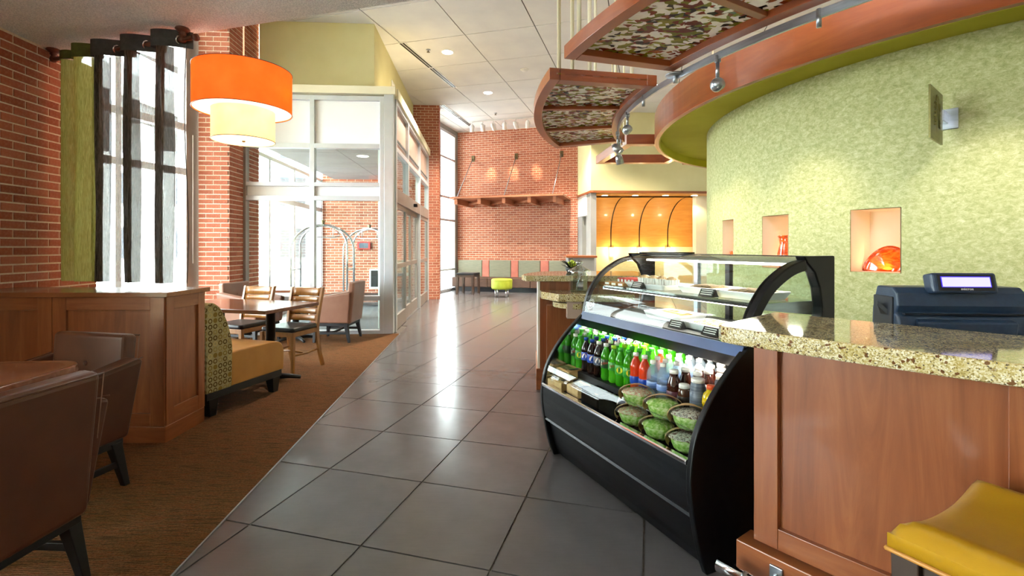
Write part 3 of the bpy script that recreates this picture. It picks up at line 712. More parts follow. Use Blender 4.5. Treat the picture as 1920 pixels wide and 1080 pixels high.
spot_head('silver ball spotlight beside the inner rail of the leaf-print canopy', .5, .1, 0, pol(RD,6,1.4), 18)
spot_head('silver bell-shaped spotlight below the leaf-print canopy, upper of the pair', -12, .13, 0, pol(RD,-4,1.3), 22, ball=False)
spot_head('silver cylinder spotlight below the leaf-print canopy, lowest of the pair', -18.5, .18, 0, pol(3.4,-30,0), 14, ball=False)
spot_head('silver ball spotlight farthest along the track toward the viewer', 47, .13, 0, pol(RD,44,1.5), 14)
# ---- blade plaque on the drum
a = 39.2; base = Vector(pol(RD, a, 0)); rad = Vector(pol(RD+1, a, 0))-base; rad.normalize()
tg = Vector((-rad.y, rad.x, 0))
pl = thing('blade_plaque', 'square olive metal plaque with embossed emblem standing off the green wall', 'plaque', (base.x, base.y, 2.13), math.atan2(rad.y, rad.x))
MB().box(.13,.46,-.005,.005,-.17,.14).build('blade', 'plaque_metal', pl, bevel=.001)
MB().box(.0,.012,-.06,.06,-.055,.075).build('wall_plate', 'steel', pl, bevel=.003)
MB().box(.01,.14,-.012,.012,-.02,.05).build('bracket_arm', 'steel', pl, bevel=.003)
em = MB()
for sgn in (-1, 1):
    for sd in (-1, 1):
        for k in range(6):
            em.tube([(.295+sgn*.05, sd*.007, .06-k*.025), (.295+sgn*.075, sd*.007, .045-k*.025)], .005, 6)
        em.tube([(.295+sgn*.03, sd*.007, .05), (.295+sgn*.05, sd*.007, -.01), (.295+sgn*.055, sd*.007, -.08)], .004, 6)
for sd in (-1, 1):
    em.lathe([(0,.03),(.02,.02),(.026,0),(.02,-.02),(0,-.03)], 10, (.295,sd*.004,.065), sx=1, sy=.25)
    em.lathe([(0,.05),(.018,.02),(.02,-.03),(.004,-.13),(0,-.14)], 10, (.295,sd*.004,0), sx=1, sy=.25)
    em.tube([(.295+.035*math.cos(R_(q)), sd*.006, .06+.045*math.sin(R_(q))) for q in range(-20,201,20)], .005, 6)
em.build('emblem', 'plaque_metal', pl)
# ---- orange art glass in the niches
gr = 'orange art glass in the wall niches'
def niche_at(k, f, dr): a_, b_ = NI[k]; return pol(RD-dr, a_+(b_-a_)*f)
t = thing('art_glass_platter', 'large orange swirled glass platter in the biggest wall niche', 'glass art', (*niche_at(2,.55,.14), NZ0+.002), R_(-59), gr)
mb = MB(Matrix.Rotation(R_(-14),4,'X'))
mb.grid(lambda u_, v_: ((.01+.138*v_)*math.cos(math.pi*u_), .02+.045*(1-v_*v_)+.008*math.sin(11*u_)*v_, (.0+.185*v_)*math.sin(math.pi*u_)+.003), 30, 8)
mb.build('platter', 'art_glass', t).modifiers.new('solid','SOLIDIFY').thickness = .01
mb = MB(Matrix.Rotation(R_(-14),4,'X')); mb.tube([(.148*math.cos(math.pi*u_/28), .02+.008*math.sin(11*u_/28), .185*math.sin(math.pi*u_/28)+.006) for u_ in range(29)], .006, 6); mb.build('rim', 'art_glass', t)
t = thing('art_glass_vase', 'orange striped glass vase in the middle wall niche', 'glass art', (*niche_at(1,.5,.12), NZ0+.002), 0, gr)
MB().lathe([(0,0),(.055,0),(.07,.05),(.068,.12),(.05,.2),(.06,.27),(.055,.27),(.045,.2),(0,.02)], 24).build('vase', 'art_glass', t)
MB().lathe([(.06,.262),(.067,.27),(.06,.278),(.054,.27),(.06,.262)], 24).build('lip', 'art_glass', t)
t = thing('art_glass_bowl', 'small orange glass bowl in the farthest wall niche', 'glass art', (*niche_at(0,.5,.12), NZ0+.002), 0, gr)
MB().lathe([(0,0),(.05,.0),(.085,.06),(.095,.13),(.088,.13),(.075,.06),(0,.012)], 24).build('bowl', 'art_glass', t)
MB().lathe([(.09,.122),(.098,.13),(.09,.138),(.084,.13),(.09,.122)], 24).build('lip', 'art_glass', t)
# ---- front counter: panelled base and granite bar top (both follow the drum)
RB = 4.98
cb = thing('service_counter', 'curved cherry panelled counter base under the granite bar', 'counter')
MB().sector(C0, 4.86, RB-.034, 36.95, 72, .0, 1.02, 30).build('carcass', 'cherry', cb)
for a_, b_ in ((37.0,37.98),(44.65,46.6),(53.2,55.2)): MB().sector(C0, RB-.036, RB, a_, b_, .24, 1.02, 4).build('stile', 'cherry', cb, bevel=.002)
for a_, b_ in ((37.98,44.65),(46.6,53.2)):
    MB().sector(C0, RB-.036, RB-.001, a_, b_, .955, 1.02, 10).build('top_rail', 'cherry_h', cb, bevel=.002)
    MB().sector(C0, RB-.036, RB-.001, a_, b_, .24, .315, 10).build('bottom_rail', 'cherry_h', cb, bevel=.002)
    MB().sector(C0, RB-.034, RB-.022, a_, b_, .315, .955, 10).build('panel', 'cherry', cb)
MB().sector(C0, 4.9, RB+.03, 36.4, 72, .0, .225, 30).build('skirt', 'cherry_h', cb, bevel=.004)
rebase(cb, pol(4.92, 45, 0))
gt = MB()
pts = [pol(4.80, a_) for a_ in [36.9+(72-36.9)*k/30 for k in range(31)]]+[pol(5.305, a_) for a_ in [72-(72-37.9)*k/30 for k in range(31)]]+[pol(5.297,37.55),pol(5.27,37.3)]
gt.prism(pts, 1.02, 1.072); gt.build('granite_bar_top', 'granite', bevel=.006, seg=3, label='polished granite bar top in the foreground over the panelled counter', cat='counter top')
rl = thing('foot_rail', 'polished chrome foot rail along the base of the front counter', 'foot rail')
MB().tube([pol(5.115, 36.3+k*1.2, .165) for k in range(22)], .024, 16).build('rail', 'chrome', rl)
MB().tube([pol(5.115, 37.35, .165), pol(5.115, 37.5, .165)], .0255, 16).build('joint_ring', 'steel', rl)
for a_ in (38.1, 47, 56):
    x, y = pol(5.115, a_); q = MB(); q.tube([pol(5.115,a_,.165), pol(5.04,a_,.165), pol(5.012,a_,.17)], .008, 8); q.build('bracket', 'chrome', rl)
    x, y = pol(RB+.034, a_); MB(Matrix.Translation((x,y,.17)) @ Matrix.Rotation(R_(a_),4,'Z')).box(-.005,.004,-.022,.022,-.03,.03).build('bracket_plate', 'steel', rl, bevel=.002)
rebase(rl, pol(5.115, 45, .165))
bc = thing('work_counter', 'lower work surface behind the granite bar carrying the register', 'counter')
MB().sector(C0, 4.15, 4.78, 37.5, 72, .84, .88, 24).build('worktop', 'granite', bc); MB().sector(C0, 4.2, 4.76, 37.6, 72, 0, .84, 24).build('body', 'cherry', bc); rebase(bc, pol(4.5, 50, 0))
# ---- register
px_, py_ = 1.60, 1.77
ps = thing('point_of_sale_terminal', 'navy blue register terminal with a small customer display on the work counter', 'register', (px_, py_, .88), R_(-4))
W = .218
prof = [(-.05,0),(-.075,.15),(-.06,.205),(-.048,.212),(-.062,.24),(-.055,.285),(-.035,.305),(.05,.305),(.075,.22),(.085,.0)]
MB().extr(prof, -W, W, lambda t_, p, q: (t_, p, q)).build('body', 'navy_plastic', ps, bevel=.012, seg=3)
MB().box(-W+.02, W-.02, -.068, -.05, .208, .2135).build('paper_slot', 'navy_dark', ps)
mb = MB(); mb.hexa([(-.145,-.085,.02),(.145,-.085,.02),(.12,-.06,.02),(-.12,-.06,.02),(-.17,-.083,.185),(.17,-.083,.185),(.16,-.06,.195),(-.16,-.06,.195)]); mb.build('front_cover', 'navy_plastic', ps, bevel=.006)
for s_ in (-1,1): MB().box(s_*W-.006, s_*W+.006, -.04, .06, .0, .27).build('side_cheek', 'navy_dark', ps, bevel=.004)
MB().hexa([(-W-.03,.0,.235),(-W-.005,-.02,.2),(-W-.005,.02,.2),(-W-.025,.01,.24),(-W-.03,.0,.25),(-W-.003,-.02,.22),(-W-.003,.02,.22),(-W-.025,.01,.252)]).build('card_swipe', 'navy_dark', ps)
ds = thing('customer_display', None, None); ds.parent = ps; ds.location = (-.005,-.05,.318); ds.rotation_euler = (R_(-12),0,0)
MB().prism(rrect(-.108,.108,-.03,.02,.012), -.036, .036).build('display_shell', 'navy_plastic', ds, bevel=.008, seg=3)
MB().box(-.092,.092,-.0315,-.029,-.028,.028).build('bezel', 'case_dark', ds)
MB().box(-.082,.082,-.0325,-.0312,-.016,.022).build('screen_edge', 'screen_edge', ds)
MB().box(-.079,.079,-.0332,-.0322,-.014,.019).build('screen', 'screen', ds)
text('micros', .0125, 'lettering', 'white_metal', ds, (0,-.0325,-.0225), (R_(90),0,0), sx=1.2)
# ---- mustard stool
st = thing('bar_stool', 'mustard leather saddle stool with dark wooden legs in the lower right corner', 'stool', (1.14,.985,0), math.atan2(.221,.402))
hs = .225
def seat_fn(u_, v_):
    x = -hs+2*hs*u_; y = -hs+2*hs*v_; e = max(abs(2*u_-1), abs(2*v_-1))
    z = .718+.035*(2*u_-1)**2-.012
    q = max(0,(e-.72)/.28); return (x, y, z-.045*q**3)
mb = MB(); mb.grid(seat_fn, 26, 26)
rim = [(i/26,0) for i in range(26)]+[(1,i/26) for i in range(26)]+[(1-i/26,1) for i in range(26)]+[(0,1-i/26) for i in range(26)]
vs_ = []; 
for u_, v_ in rim:
    p = seat_fn(u_, v_); vs_.append(p)
for u_, v_ in rim:
    p = seat_fn(u_, v_); vs_.append((p[0],p[1],p[2]-.035))
n = len(rim); mb.add(vs_, [(i,n+i,n+(i+1)%n,(i+1)%n) for i in range(n)]+[tuple(range(n,2*n))], True)
mb.build('seat', 'mustard_leather', st)
mb = MB(); mb.tube([(p[0]*1.004,p[1]*1.004,p[2]-.035) for p in (seat_fn(u_,v_) for u_, v_ in rim)], .0055, 6, closed=True); mb.build('piping', 'gold_leather', st)
for sx_ in (-1,1):
    for sy_ in (-1,1): MB().taper(sx_*.19,sy_*.19,0,.02, sx_*.195,sy_*.195,.66,.026).build('leg', 'dark_wood', st, bevel=.003)
for y_ in (-.195,.195): MB().box(-.17,.17,y_-.011,y_+.011,.56,.645).build('apron', 'dark_wood', st, bevel=.003)
for x_ in (-.195,.195): MB().box(x_-.011,x_+.011,-.17,.17,.56,.665).build('apron', 'dark_wood', st, bevel=.003)
for y_ in (-.19,.19): MB().box(-.18,.18,y_-.01,y_+.01,.2,.24).build('stretcher', 'dark_wood', st, bevel=.003)
# ---- far counter island with two granite levels
ic = thing('side_counter', 'cherry counter island with white edge left of the display case', 'counter', (.30,4.5,0), R_(-2.6))
MB().box(-.05,.9,.0,.75,.0,1.015).build('body', 'cherry', ic, bevel=.004)
MB().box(-.062,-.04,-.012,.74,.0,1.015).build('edge_panel', 'white_paint', ic, bevel=.002)
MB().box(-.075,.92,-.02,.76,.0,.2).build('plinth', 'cherry_h', ic, bevel=.004)
for x0, x1 in ((-.04,.05),(.23,.33),(.5,.58)): MB().box(x0,x1,-.018,.0,.2,1.015).build('stile', 'cherry', ic, bevel=.002)
MB().prism([(-.19,-.02),(-.21,.05),(-.17,.3),(-.05,.62),(.15,.76),(1.0,.78),(1.0,-.1),(-.17,-.1)], 1.015, 1.068).build('bar_top', 'granite', ic, bevel=.006, seg=3, label='upper granite slab')
MB().prism([(-.03,-.18),(.11,-.42),(.75,-.42),(.75,-.02),(-.04,-.02)], .865, .93).build('lower_top', 'granite', ic, bevel=.006, seg=3, label='lower granite slab')
MB().prism([(.07,-.16)]+[(.3-.23*math.cos(R_(k)),-.16-.24*math.sin(R_(k))) for k in range(10,91,16)]+[(.4,-.16)], .80, .845).build('shelf_top', 'granite', ic, bevel=.004)
MB().box(.185,.31,-.39,-.28,.72,.865).build('tile_block', 'frost_pink', ic, bevel=.003)
MB().box(.02,.7,-.15,-.02,0,.80).build('lower_body', 'cherry', ic, bevel=.003)
# jar of candy sticks
jr = thing('glass_jar', 'clear faceted glass jar with a knobbed lid on the lower granite slab', 'jar', (.595,4.27,.93), 0)
MB().lathe([(0,0),(.07,0),(.078,.02),(.078,.15),(.066,.17),(.066,.18)], 10, smooth=False).build('body', 'jar_glass', jr)
MB().lathe([(.098,.182),(.098,.192),(.075,.205),(.03,.232),(.014,.238),(.03,.25),(.032,.268),(.02,.278),(0,.28)], 20).build('lid', 'jar_glass', jr)
MB().tube([(-.03,0,.02),(.02,.0,.17)], .006, 6).build('scoop_handle', 'chrome', jr)
MB().lathe([(0,.005),(.068,.005),(.072,.02),(.072,.1),(0,.112)], 10, smooth=False).build('sweets', 'clear_plastic', jr)
# spiky plant with lime balls
pp = thing('potted_plant', 'dark spiky decorative plant with lime green balls on the upper granite slab', 'plant', (.62,4.98,1.068), 0)
MB().lathe([(0,0),(.05,0),(.062,.02),(.075,.05),(.065,.05),(0,.035)], 18).build('bowl', 'leaf_black', pp)
for k in range(22):
    q = rnd.uniform(0,6.28); el = rnd.uniform(.35,1.2); ln = rnd.uniform(.12,.17)
    MB().tube([(0.02*math.cos(q),.02*math.sin(q),.035),(ln*.6*math.cos(q)*math.cos(el),ln*.6*math.sin(q)*math.cos(el),.035+ln*.55*math.sin(el)),(ln*math.cos(q)*math.cos(el*.8),ln*math.sin(q)*math.cos(el*.8),.035+ln*.85*math.sin(el))], [.006,.005,.001], 5).build('leaf', 'leaf_black', pp)
for k in range(7):
    q = k*.9; r = .032 if k else 0; MB().lathe([(0,.024)]+[(.024*math.cos(R_(b)),.024*math.sin(R_(b))) for b in range(60,-61,-30)]+[(0,-.024)], 12, (r*math.cos(q), r*math.sin(q), .085+(.02 if not k else rnd.uniform(-.01,.01)))).build('lime_ball', 'lime_ball', pp)
# ================================================================== REFRIGERATED DISPLAY CASE
LU = 1.275
FO = Vector((.258, 3.11, 0)); FR = math.atan2(-.9095, .4157)
fg = thing('display_case', 'black refrigerated display case with curved glass top and open lower shelf', 'display case', tuple(FO), FR)
low = [(0,0),(-.03,.08),(-.0625,.21),(-.086,.355),(-.083,.45),(-.062,.555),(-.02,.64),(.04,.722),(.12,.805),(.20,.875),(.235,.90)]
lowS = [tuple(p) for p in spline(low, 3)]
dome = [(.225,.90),(.238,.96),(.262,1.03),(.30,1.09),(.37,1.165),(.46,1.222),(.55,1.258),(.68,1.28),(.82,1.285)]
domeS = [tuple(p) for p in spline(dome, 4)]
fu = lambda t_, p, q: (t_, p, q)
def off(path, d):
    out = []
    for i, p in enumerate(path):
        a_ = Vector(path[max(0,i-1)]); b_ = Vector(path[min(len(path)-1,i+1)]); tn = (b_-a_).normalized(); n_ = Vector((tn.y, -tn.x))
        out.append((p[0]+n_.x*d, p[1]+n_.y*d))
    return out
for a_, b_ in ((0,.028),(LU-.028,LU)):
    MB().extr(lowS+[(.80,.90),(.80,0)], a_, b_, fu).build('end_panel', 'case_black', fg, bevel=.006, seg=3)
def band(name, mat, z0, z1, ins, th, a_=.028, b_=LU-.028, bev=.002):
    seg_ = [p for p in off(lowS, ins) if z0 <= p[1] <= z1]
    return MB().extr(seg_+list(reversed(off(seg_, th))), a_, b_, fu).build(name, mat, fg, bevel=bev)
band('kick_panel', 'case_black', .0, .235, .03, .02)
band('front_panel', 'case_black', .25, .452, .004, .02)
MB().extr([(-.066,.240),(-.04,.225),(-.035,.24),(-.06,.251)], .028, LU-.028, fu).build('panel_lip', 'case_black', fg)
MB().extr([(-.086,.452),(-.09,.458),(-.09,.47),(-.084,.474),(-.06,.474),(-.06,.452)], .026, LU-.026, fu).build('chrome_strip', 'chrome', fg, bevel=.002)
seg_ = [p for p in off(lowS, .008) if .472 <= p[1] <= .59]
MB().grid(lambda u_, v_: (.028+(LU-.056)*u_, *seg_[int(round(v_*(len(seg_)-1)))]), 1, len(seg_)-1).build('front_glass', 'case_glass', fg)
MB().tube([(.028, *seg_[-1]), (LU-.028, *seg_[-1])], .003, 6).build('glass_edge', 'clear_plastic', fg)
# lower well
MB().box(.028, LU-.028, -.062, .13, .40, .452).build('well_floor', 'case_dark', fg)
MB().box(.028, LU-.028, .075, .62, .40, .565).build('bottle_deck', 'case_dark', fg)
MB().box(.028, LU-.028, .60, .63, .452, .88).build('well_back', 'case_dark', fg)
MB().extr([p for p in off(lowS,.014) if .47 < p[1] < .86]+[(.6,.86),(.6,.455),(-.06,.455)], .0285, .033, fu).build('mirror_end', 'mirror', fg)
MB().box(.028, LU-.028, .62, .79, .02, .88).build('body', 'case_dark', fg)
# ledge between the two compartments
MB().extr([(.205,.862),(.228,.904),(.79,.904),(.79,.875),(.31,.872),(.28,.83),(.262,.80),(.245,.80)], .01, LU-.01, fu).build('ledge', 'case_black', fg, bevel=.003)
MB().extr([(.200,.861),(.223,.905),(.229,.905),(.206,.861)], .012, LU-.012, fu).build('ledge_trim', 'case_trim', fg)
MB().box(.06, LU-.06, .285, .30, .838, .85).build('light_strip', 'strip', fg)
MB().box(.04, LU-.04, .24, .80, .9045, .909).build('upper_deck', 'case_dark', fg)
# curved glass and end arches
MB().grid(lambda u_, v_: (.03+(LU-.06)*u_, *domeS[int(round(v_*(len(domeS)-1)))]), 1, len(domeS)-1).build('curved_glass', 'case_glass', fg)
for a_, b_, w_ in ((.0,.03,.03),(LU-.05,LU,.05)):
    arc = [p for p in domeS if p[0] < .64]
    MB().extr(arc+list(reversed(off(arc, w_))), a_, b_, fu).build('end_arch', 'case_black', fg, bevel=.006, seg=3)
    MB().extr([(.60,1.288),(.82,1.288),(.82,.905),(.685,.905),(.715,.97),(.725,1.05),(.71,1.14),(.675,1.21),(.62,1.255)], a_, b_, fu).build('rear_post', 'case_black', fg, bevel=.006)
    MB().extr([p for p in off(arc, w_)]+[(.62,1.25),(.70,1.14),(.71,1.05),(.68,.906)], (a_+b_)/2-.003, (a_+b_)/2+.003, fu).build('end_glass', 'case_glass', fg)
MB().box(.03, LU-.05, .74, .82, 1.235, 1.286).build('top_beam', 'case_black', fg, bevel=.004)
MB().box(.08, LU-.08, .70, .735, 1.236, 1.248).build('light_strip', 'strip', fg)
MB().box(.05, .42, .66, .80, 1.287, 1.296).build('top_lid', 'case_dark', fg, bevel=.003)
for u0, u1 in ((.44,.47),(.68,.71)): MB().box(u0, u1, .77, .80, .905, 1.24).build('rear_mullion', 'steel' if u0 < .5 else 'case_black', fg)
for u0, u1 in ((.03,.44),(.47,.68),(.71,LU-.05)): MB().box(u0, u1, .782, .788, .905, 1.24).build('rear_pane', 'case_glass', fg)
MB().box(.04, LU-.055, .34, .72, 1.072, 1.079).build('glass_shelf', 'case_glass', fg)
MB().box(.04, LU-.055, .335, .342, 1.068, 1.081).build('shelf_edge', 'glass', fg)
MB().box(.05, LU-.06, .37, .40, 1.055, 1.071).build('shelf_rail', 'case_black', fg)
MB().box(.06, LU-.08, .376, .394, 1.051, 1.055).build('light_strip', 'strip', fg)
for u_ in (.05, LU-.075): MB().hexa([(u_,.36,1.05),(u_+.012,.36,1.05),(u_+.012,.78,1.0),(u_,.78,1.0),(u_,.36,1.071),(u_+.012,.36,1.071),(u_+.012,.78,1.071),(u_,.78,1.071)]).build('shelf_bracket', 'steel', fg)
# etched round mark on the left of the curved glass
mk = MB(Matrix.Translation((.085,.243,.955)) @ Matrix.Rotation(R_(-17),4,'X'))
for r in (.036,.027,.012): mk.tube([(r*math.cos(k*.2618),-.004,r*math.sin(k*.2618)) for k in range(24)], .0016, 4, closed=True)
mk.build('etched_mark', 'white_metal', fg)
# ventilation grille bars on the left arch
for k in range(9):
    p = domeS[6+2*k]; q = off(domeS, .0)[6+2*k]
    MB().box(.002,.028, p[0]-.012+.012, p[0]+.022, p[1]-.012, p[1]-.006).build('arch_slot', 'white_metal', fg)
def area(name, loc, rot, sx_, sy_, e, col, parent):
    L = bpy.data.lights.new(name, 'AREA'); L.shape = 'RECTANGLE'; L.size = sx_; L.size_y = sy_; L.energy = e; L.color = col
    o = bpy.data.objects.new(name, L); COL.objects.link(o); o.parent = parent; o.location = loc; o.rotation_euler = rot; return o
area('case_lamp', (LU/2,.275,.822), (R_(8),0,0), LU-.15, .03, 8.5, (1,.93,.8), fg)
area('case_lamp', (LU/2,.717,1.232), (R_(-25),0,0), LU-.2, .03, 4, (1,.93,.8), fg)
area('case_lamp', (LU/2,.385,1.048), (R_(10),0,0), LU-.2, .02, 2.5, (1,.93,.8), fg)

MF = Matrix.Translation(FO) @ Matrix.Rotation(FR, 4, 'Z')
def inF(u_, v_, z): return tuple(MF @ Vector((u_, v_, z)))
# ---- drinks
for nm, c_, tr_ in (('liq_cola','#1b0906',.1),('liq_green','#3fae12',.35),('liq_lime','#58c81a',.4),('liq_orange','#e8451c',.3),('liq_tea','#3c160a',.12),('liq_yellow','#d8b80c',.2),('liq_coffee','#4a2a18',.05),('liq_water','#dce8f0',.8)): liquid(nm, c_, tr_)
two('bin_black','#08080a','#0e0e11',ns=9,rough=.95,spec=.05); two('cap_white','#ece9e2','#f6f4ee',ns=9,rough=.4); two('cap_green','#2f9e28','#48b838',ns=9,rough=.4); two('cap_blue','#143a8e','#1d4aa8',ns=9,rough=.4); two('cap_orange','#d8501c','#e8622a',ns=9,rough=.4); two('cap_lime','#9cc81c','#b4da34',ns=9,rough=.4)
two('label_blue','#123c9c','#1c4cb4',ns=6,rough=.35); two('label_dgreen','#14401c','#1c5226',ns=6,rough=.35); two('label_green','#2c8c2a','#3aa436',ns=6,rough=.35); two('label_yellow','#e8d81c','#f2e640',ns=6,rough=.4); two('label_water','#3c66b4','#a4bce4',scale=(1,1,30),ns=3,rough=.35); two('label_white','#e6e2dc','#f2efea',ns=6,rough=.4); two('label_red','#b8241c','#cc342a',ns=6,rough=.4); two('label_grey','#3a4250','#6a7484',scale=(1,1,20),ns=4,rough=.35); two('label_tea','#4c2030','#6c3044',ns=6,rough=.4); two('label_dark','#22180f','#38281a',ns=9,rough=.4); two('ink_black','#0c0c0e','#141416',ns=9,rough=.5); two('kraft','#c09a66','#d0ac78',ns=30,rough=.8)
soda = [(0,0),(.022,0),(.029,.006),(.031,.02),(.029,.045),(.0305,.065),(.0305,.125),(.031,.135),(.028,.150),(.019,.170),(.0125,.184),(.0125,.192),(0,.192)]
water = [(0,0),(.026,0),(.031,.006),(.029,.03),(.031,.04),(.029,.055),(.031,.065),(.031,.115),(.032,.125),(.028,.145),(.018,.163),(.0125,.172),(.0125,.18),(0,.18)]
tea = [(0,0),(.028,0),(.033,.006),(.033,.05),(.032,.09),(.033,.105),(.029,.13),(.021,.15),(.019,.165),(0,.165)]
short = [(0,0),(.026,0),(.03,.005),(.03,.09),(.027,.105),(.024,.115),(0,.115)]
tall = [(0,0),(.03,0),(.035,.006),(.034,.14),(.03,.155),(.029,.16),(0,.16)]
bulge = [(0,0),(.03,0),(.036,.008),(.036,.05),(.029,.06),(.029,.066),(.037,.075),(.038,.11),(.032,.13),(.02,.142),(.018,.15),(0,.15)]
def cap(r, z, h=.017): return [(0,z+h),(r*.92,z+h),(r,z+h*.85),(r,z),(0,z)]
ROT = R_(-125)-math.atan2(-.9095,.4157)
def drink(name, prof, liq, capm, lab, lz0, lz1, lr, capr=.0145, mark=None):
    t = thing(name, 'bottle', 'bottle')
    MB().lathe(prof, 18).build('body', liq, t)
    MB().lathe(cap(capr, prof[-1][1]), 14).build('cap', capm, t)
    lb = MB().lathe([(lr,lz0),(lr+.0006,lz0+.001),(lr+.0006,lz1-.001),(lr,lz1)], 18).build('label', lab, t)
    zc = (lz0+lz1)/2
    if mark == 'globe':
        rr_ = .0185
        for nm, m_, z0, z1, y_ in (('mark_white','label_white',-1,1,.0325),('mark_red','label_red',.12,.92,.033),('mark_blue','cap_blue',-.92,-.3,.033)):
            n_ = 10; mb = MB()
            pts = []
            for k in range(n_+1):
                zz = z0+(z1-z0)*k/n_; xx = math.sqrt(max(0,1-zz*zz)); pts.append((xx,zz))
            poly = pts+[(-x_,z_) for x_, z_ in reversed(pts)]
            mb.extr([(x_*rr_*.86, z_*rr_) for x_, z_ in poly], -y_-.0004, -y_+.001, lambda t_, p, q: (p, t_+.28*abs(p), zc+q+.25*p))
            mb.build(nm, m_, lb)
    if mark == 'disc':
        mb = MB(); mb.extr([(.017*math.cos(k*.349),.017*math.sin(k*.349)) for k in range(18)], -.0335, -.0325, lambda t_, p, q: (p, t_+.25*abs(p), zc+q)); mb.build('mark_yellow', 'label_yellow', lb)
        text('7', .02, 'mark_numeral', 'label_dgreen', lb, (0,-.034,zc), (R_(90),0,0))
    if mark == 'dew':
        text('DEW', .017, 'mark_lettering', 'label_red', lb, (0.0,-.0335,zc+.004), (R_(90),R_(-8),0), sx=1.05)
        mb = MB(); mb.extr([(-.024,-.011),(.024,-.005),(.024,.017),(-.024,.011)], -.0327, -.0317, lambda t_, p, q: (p, t_+.3*abs(p), zc+q)); mb.build('mark_ground', 'label_white', lb)
    return t
K = {}
K['cola'] = (drink('cola_bottle', soda, 'liq_cola', 'cap_blue', 'label_blue', .072, .122, .0312, mark='globe'), 'cola bottle with blue cap and blue emblem label')
K['cola_w'] = (drink('cola_bottle', soda, 'liq_cola', 'cap_white', 'label_grey', .072, .122, .0312, mark='globe'), 'cola bottle with white cap and grey emblem label')
K['dew'] = (drink('soda_bottle', soda, 'liq_green', 'cap_white', 'label_dgreen', .072, .122, .0312, mark='dew'), 'green soda bottle, white cap, dark lettered label')
K['dew_g'] = (drink('soda_bottle', soda, 'liq_lime', 'cap_lime', 'label_green', .072, .118, .0312, mark='dew'), 'bright green soda bottle with lime cap')
K['lime'] = (drink('soda_bottle', soda, 'liq_green', 'cap_green', 'label_green', .065, .118, .0312, mark='disc'), 'green soda bottle, green cap, yellow disc label')
K['orange'] = (drink('soda_bottle', soda, 'liq_orange', 'cap_white', 'label_blue', .05, .09, .0312), 'orange-red drink bottle with white cap')
K['water'] = (drink('water_bottle', water, 'liq_water', 'cap_white', 'label_water', .066, .096, .0318), 'clear water bottle with white cap and blue label')
K['tea'] = (drink('tea_bottle', tea, 'liq_tea', 'cap_white', 'label_tea', .015, .085, .0336, capr=.021), 'dark iced tea bottle with broad white cap')
K['coffee'] = (drink('coffee_bottle', short, 'liq_coffee', 'cap_white', 'label_dark', .02, .08, .0306, capr=.024), 'short brown coffee drink jar with white lid')
K['can'] = (drink('shake_bottle', tall, 'label_grey', 'cap_white', 'label_grey', .03, .12, .0352, capr=.03), 'tall grey shake bottle with wide pale lid')
K['juice'] = (drink('juice_bottle', bulge, 'liq_yellow', 'cap_orange', 'liq_yellow', .085, .1, .0382, capr=.02), 'yellow juice bottle with orange cap')
cols = [('dew',.075),('lime',.142),('cola',.212),('cola',.28),('cola_w',.347),('dew',.415),('dew_g',.482),('lime',.549),('lime',.616),('orange',.684),('orange',.750),('water',.817),('water',.884),('tea',.954),('tea',1.024),('can',1.100),('juice',1.182)]
alt = {10:['orange','water','water','water'], 9:['orange','lime','orange','lime'], 13:['tea','tea','tea','tea'], 14:['coffee','tea','tea','tea'], 15:['can','coffee','can','tea'], 16:['juice','can','tea','orange'], 2:['cola','cola','cola','cola_w'], 4:['cola_w','cola_w','dew','dew'], 7:['lime','lime','dew_g','lime']}
used = set(); ordn = ['first','second','third','fourth','fifth','sixth','seventh','eighth','ninth','tenth','eleventh','twelfth','thirteenth','fourteenth','fifteenth','sixteenth','seventeenth']
for r in range(5):
    v_ = .125+.076*r
    for ci, (k, u_) in enumerate(cols):
        if ci in alt: k = alt[ci][min(r,3)]
        proto, desc = K[k]
        lab = '%s, %s row behind the glass, %s from the left' % (desc, ordn[r], ordn[ci])
        ww = lab.split()
        z_ = .565+.012*r
        o = place(proto, k not in used, inF(u_+rnd.uniform(-.004,.004)+.002*r, v_+rnd.uniform(-.004,.004), .565), FR+R_(42)+rnd.uniform(-.3,.3), '%s, %s row, %s from left' % (desc, ordn[r], ordn[ci]), 'drinks in the display case')
        used.add(k)
# ---- salad bowls
t = NT('salad_green'); co = t.coord(); n1 = t.noise(co, 60, 4, .6); v1 = t.n('TexVoronoi'); t.l(co, v1.inputs['Vector']); v1.inputs['Scale'].default_value = 90
s_ = t.n('SeparateColor'); t.l(v1.outputs['Color'], s_.inputs[0])
c = t.ramp(n1.outputs[0], [(.28,'#5c9a2a'),(.45,'#9cc850'),(.6,'#dce8a8'),(.75,'#f2f5dc')]); t.bsdf(c, .5, bump=n1.outputs[0], bs=.6, bd=.01)
t = NT('salad_mix'); co = t.coord(); n1 = t.noise(co, 70, 4, .6); c = t.ramp(n1.outputs[0], [(.3,'#6a2c3c'),(.4,'#f0e4bc'),(.5,'#c05a3a'),(.56,'#f6f0dc'),(.7,'#9cba54')]); t.bsdf(c, .5, bump=n1.outputs[0], bs=.6, bd=.01)
t = NT('salad_dark'); co = t.coord(); n1 = t.noise(co, 70, 4, .6); c = t.ramp(n1.outputs[0], [(.3,'#3a1820'),(.42,'#7a4a3a'),(.5,'#f0e8dc'),(.6,'#4a2428'),(.7,'#f6f2e8')]); t.bsdf(c, .5, bump=n1.outputs[0], bs=.6, bd=.01)
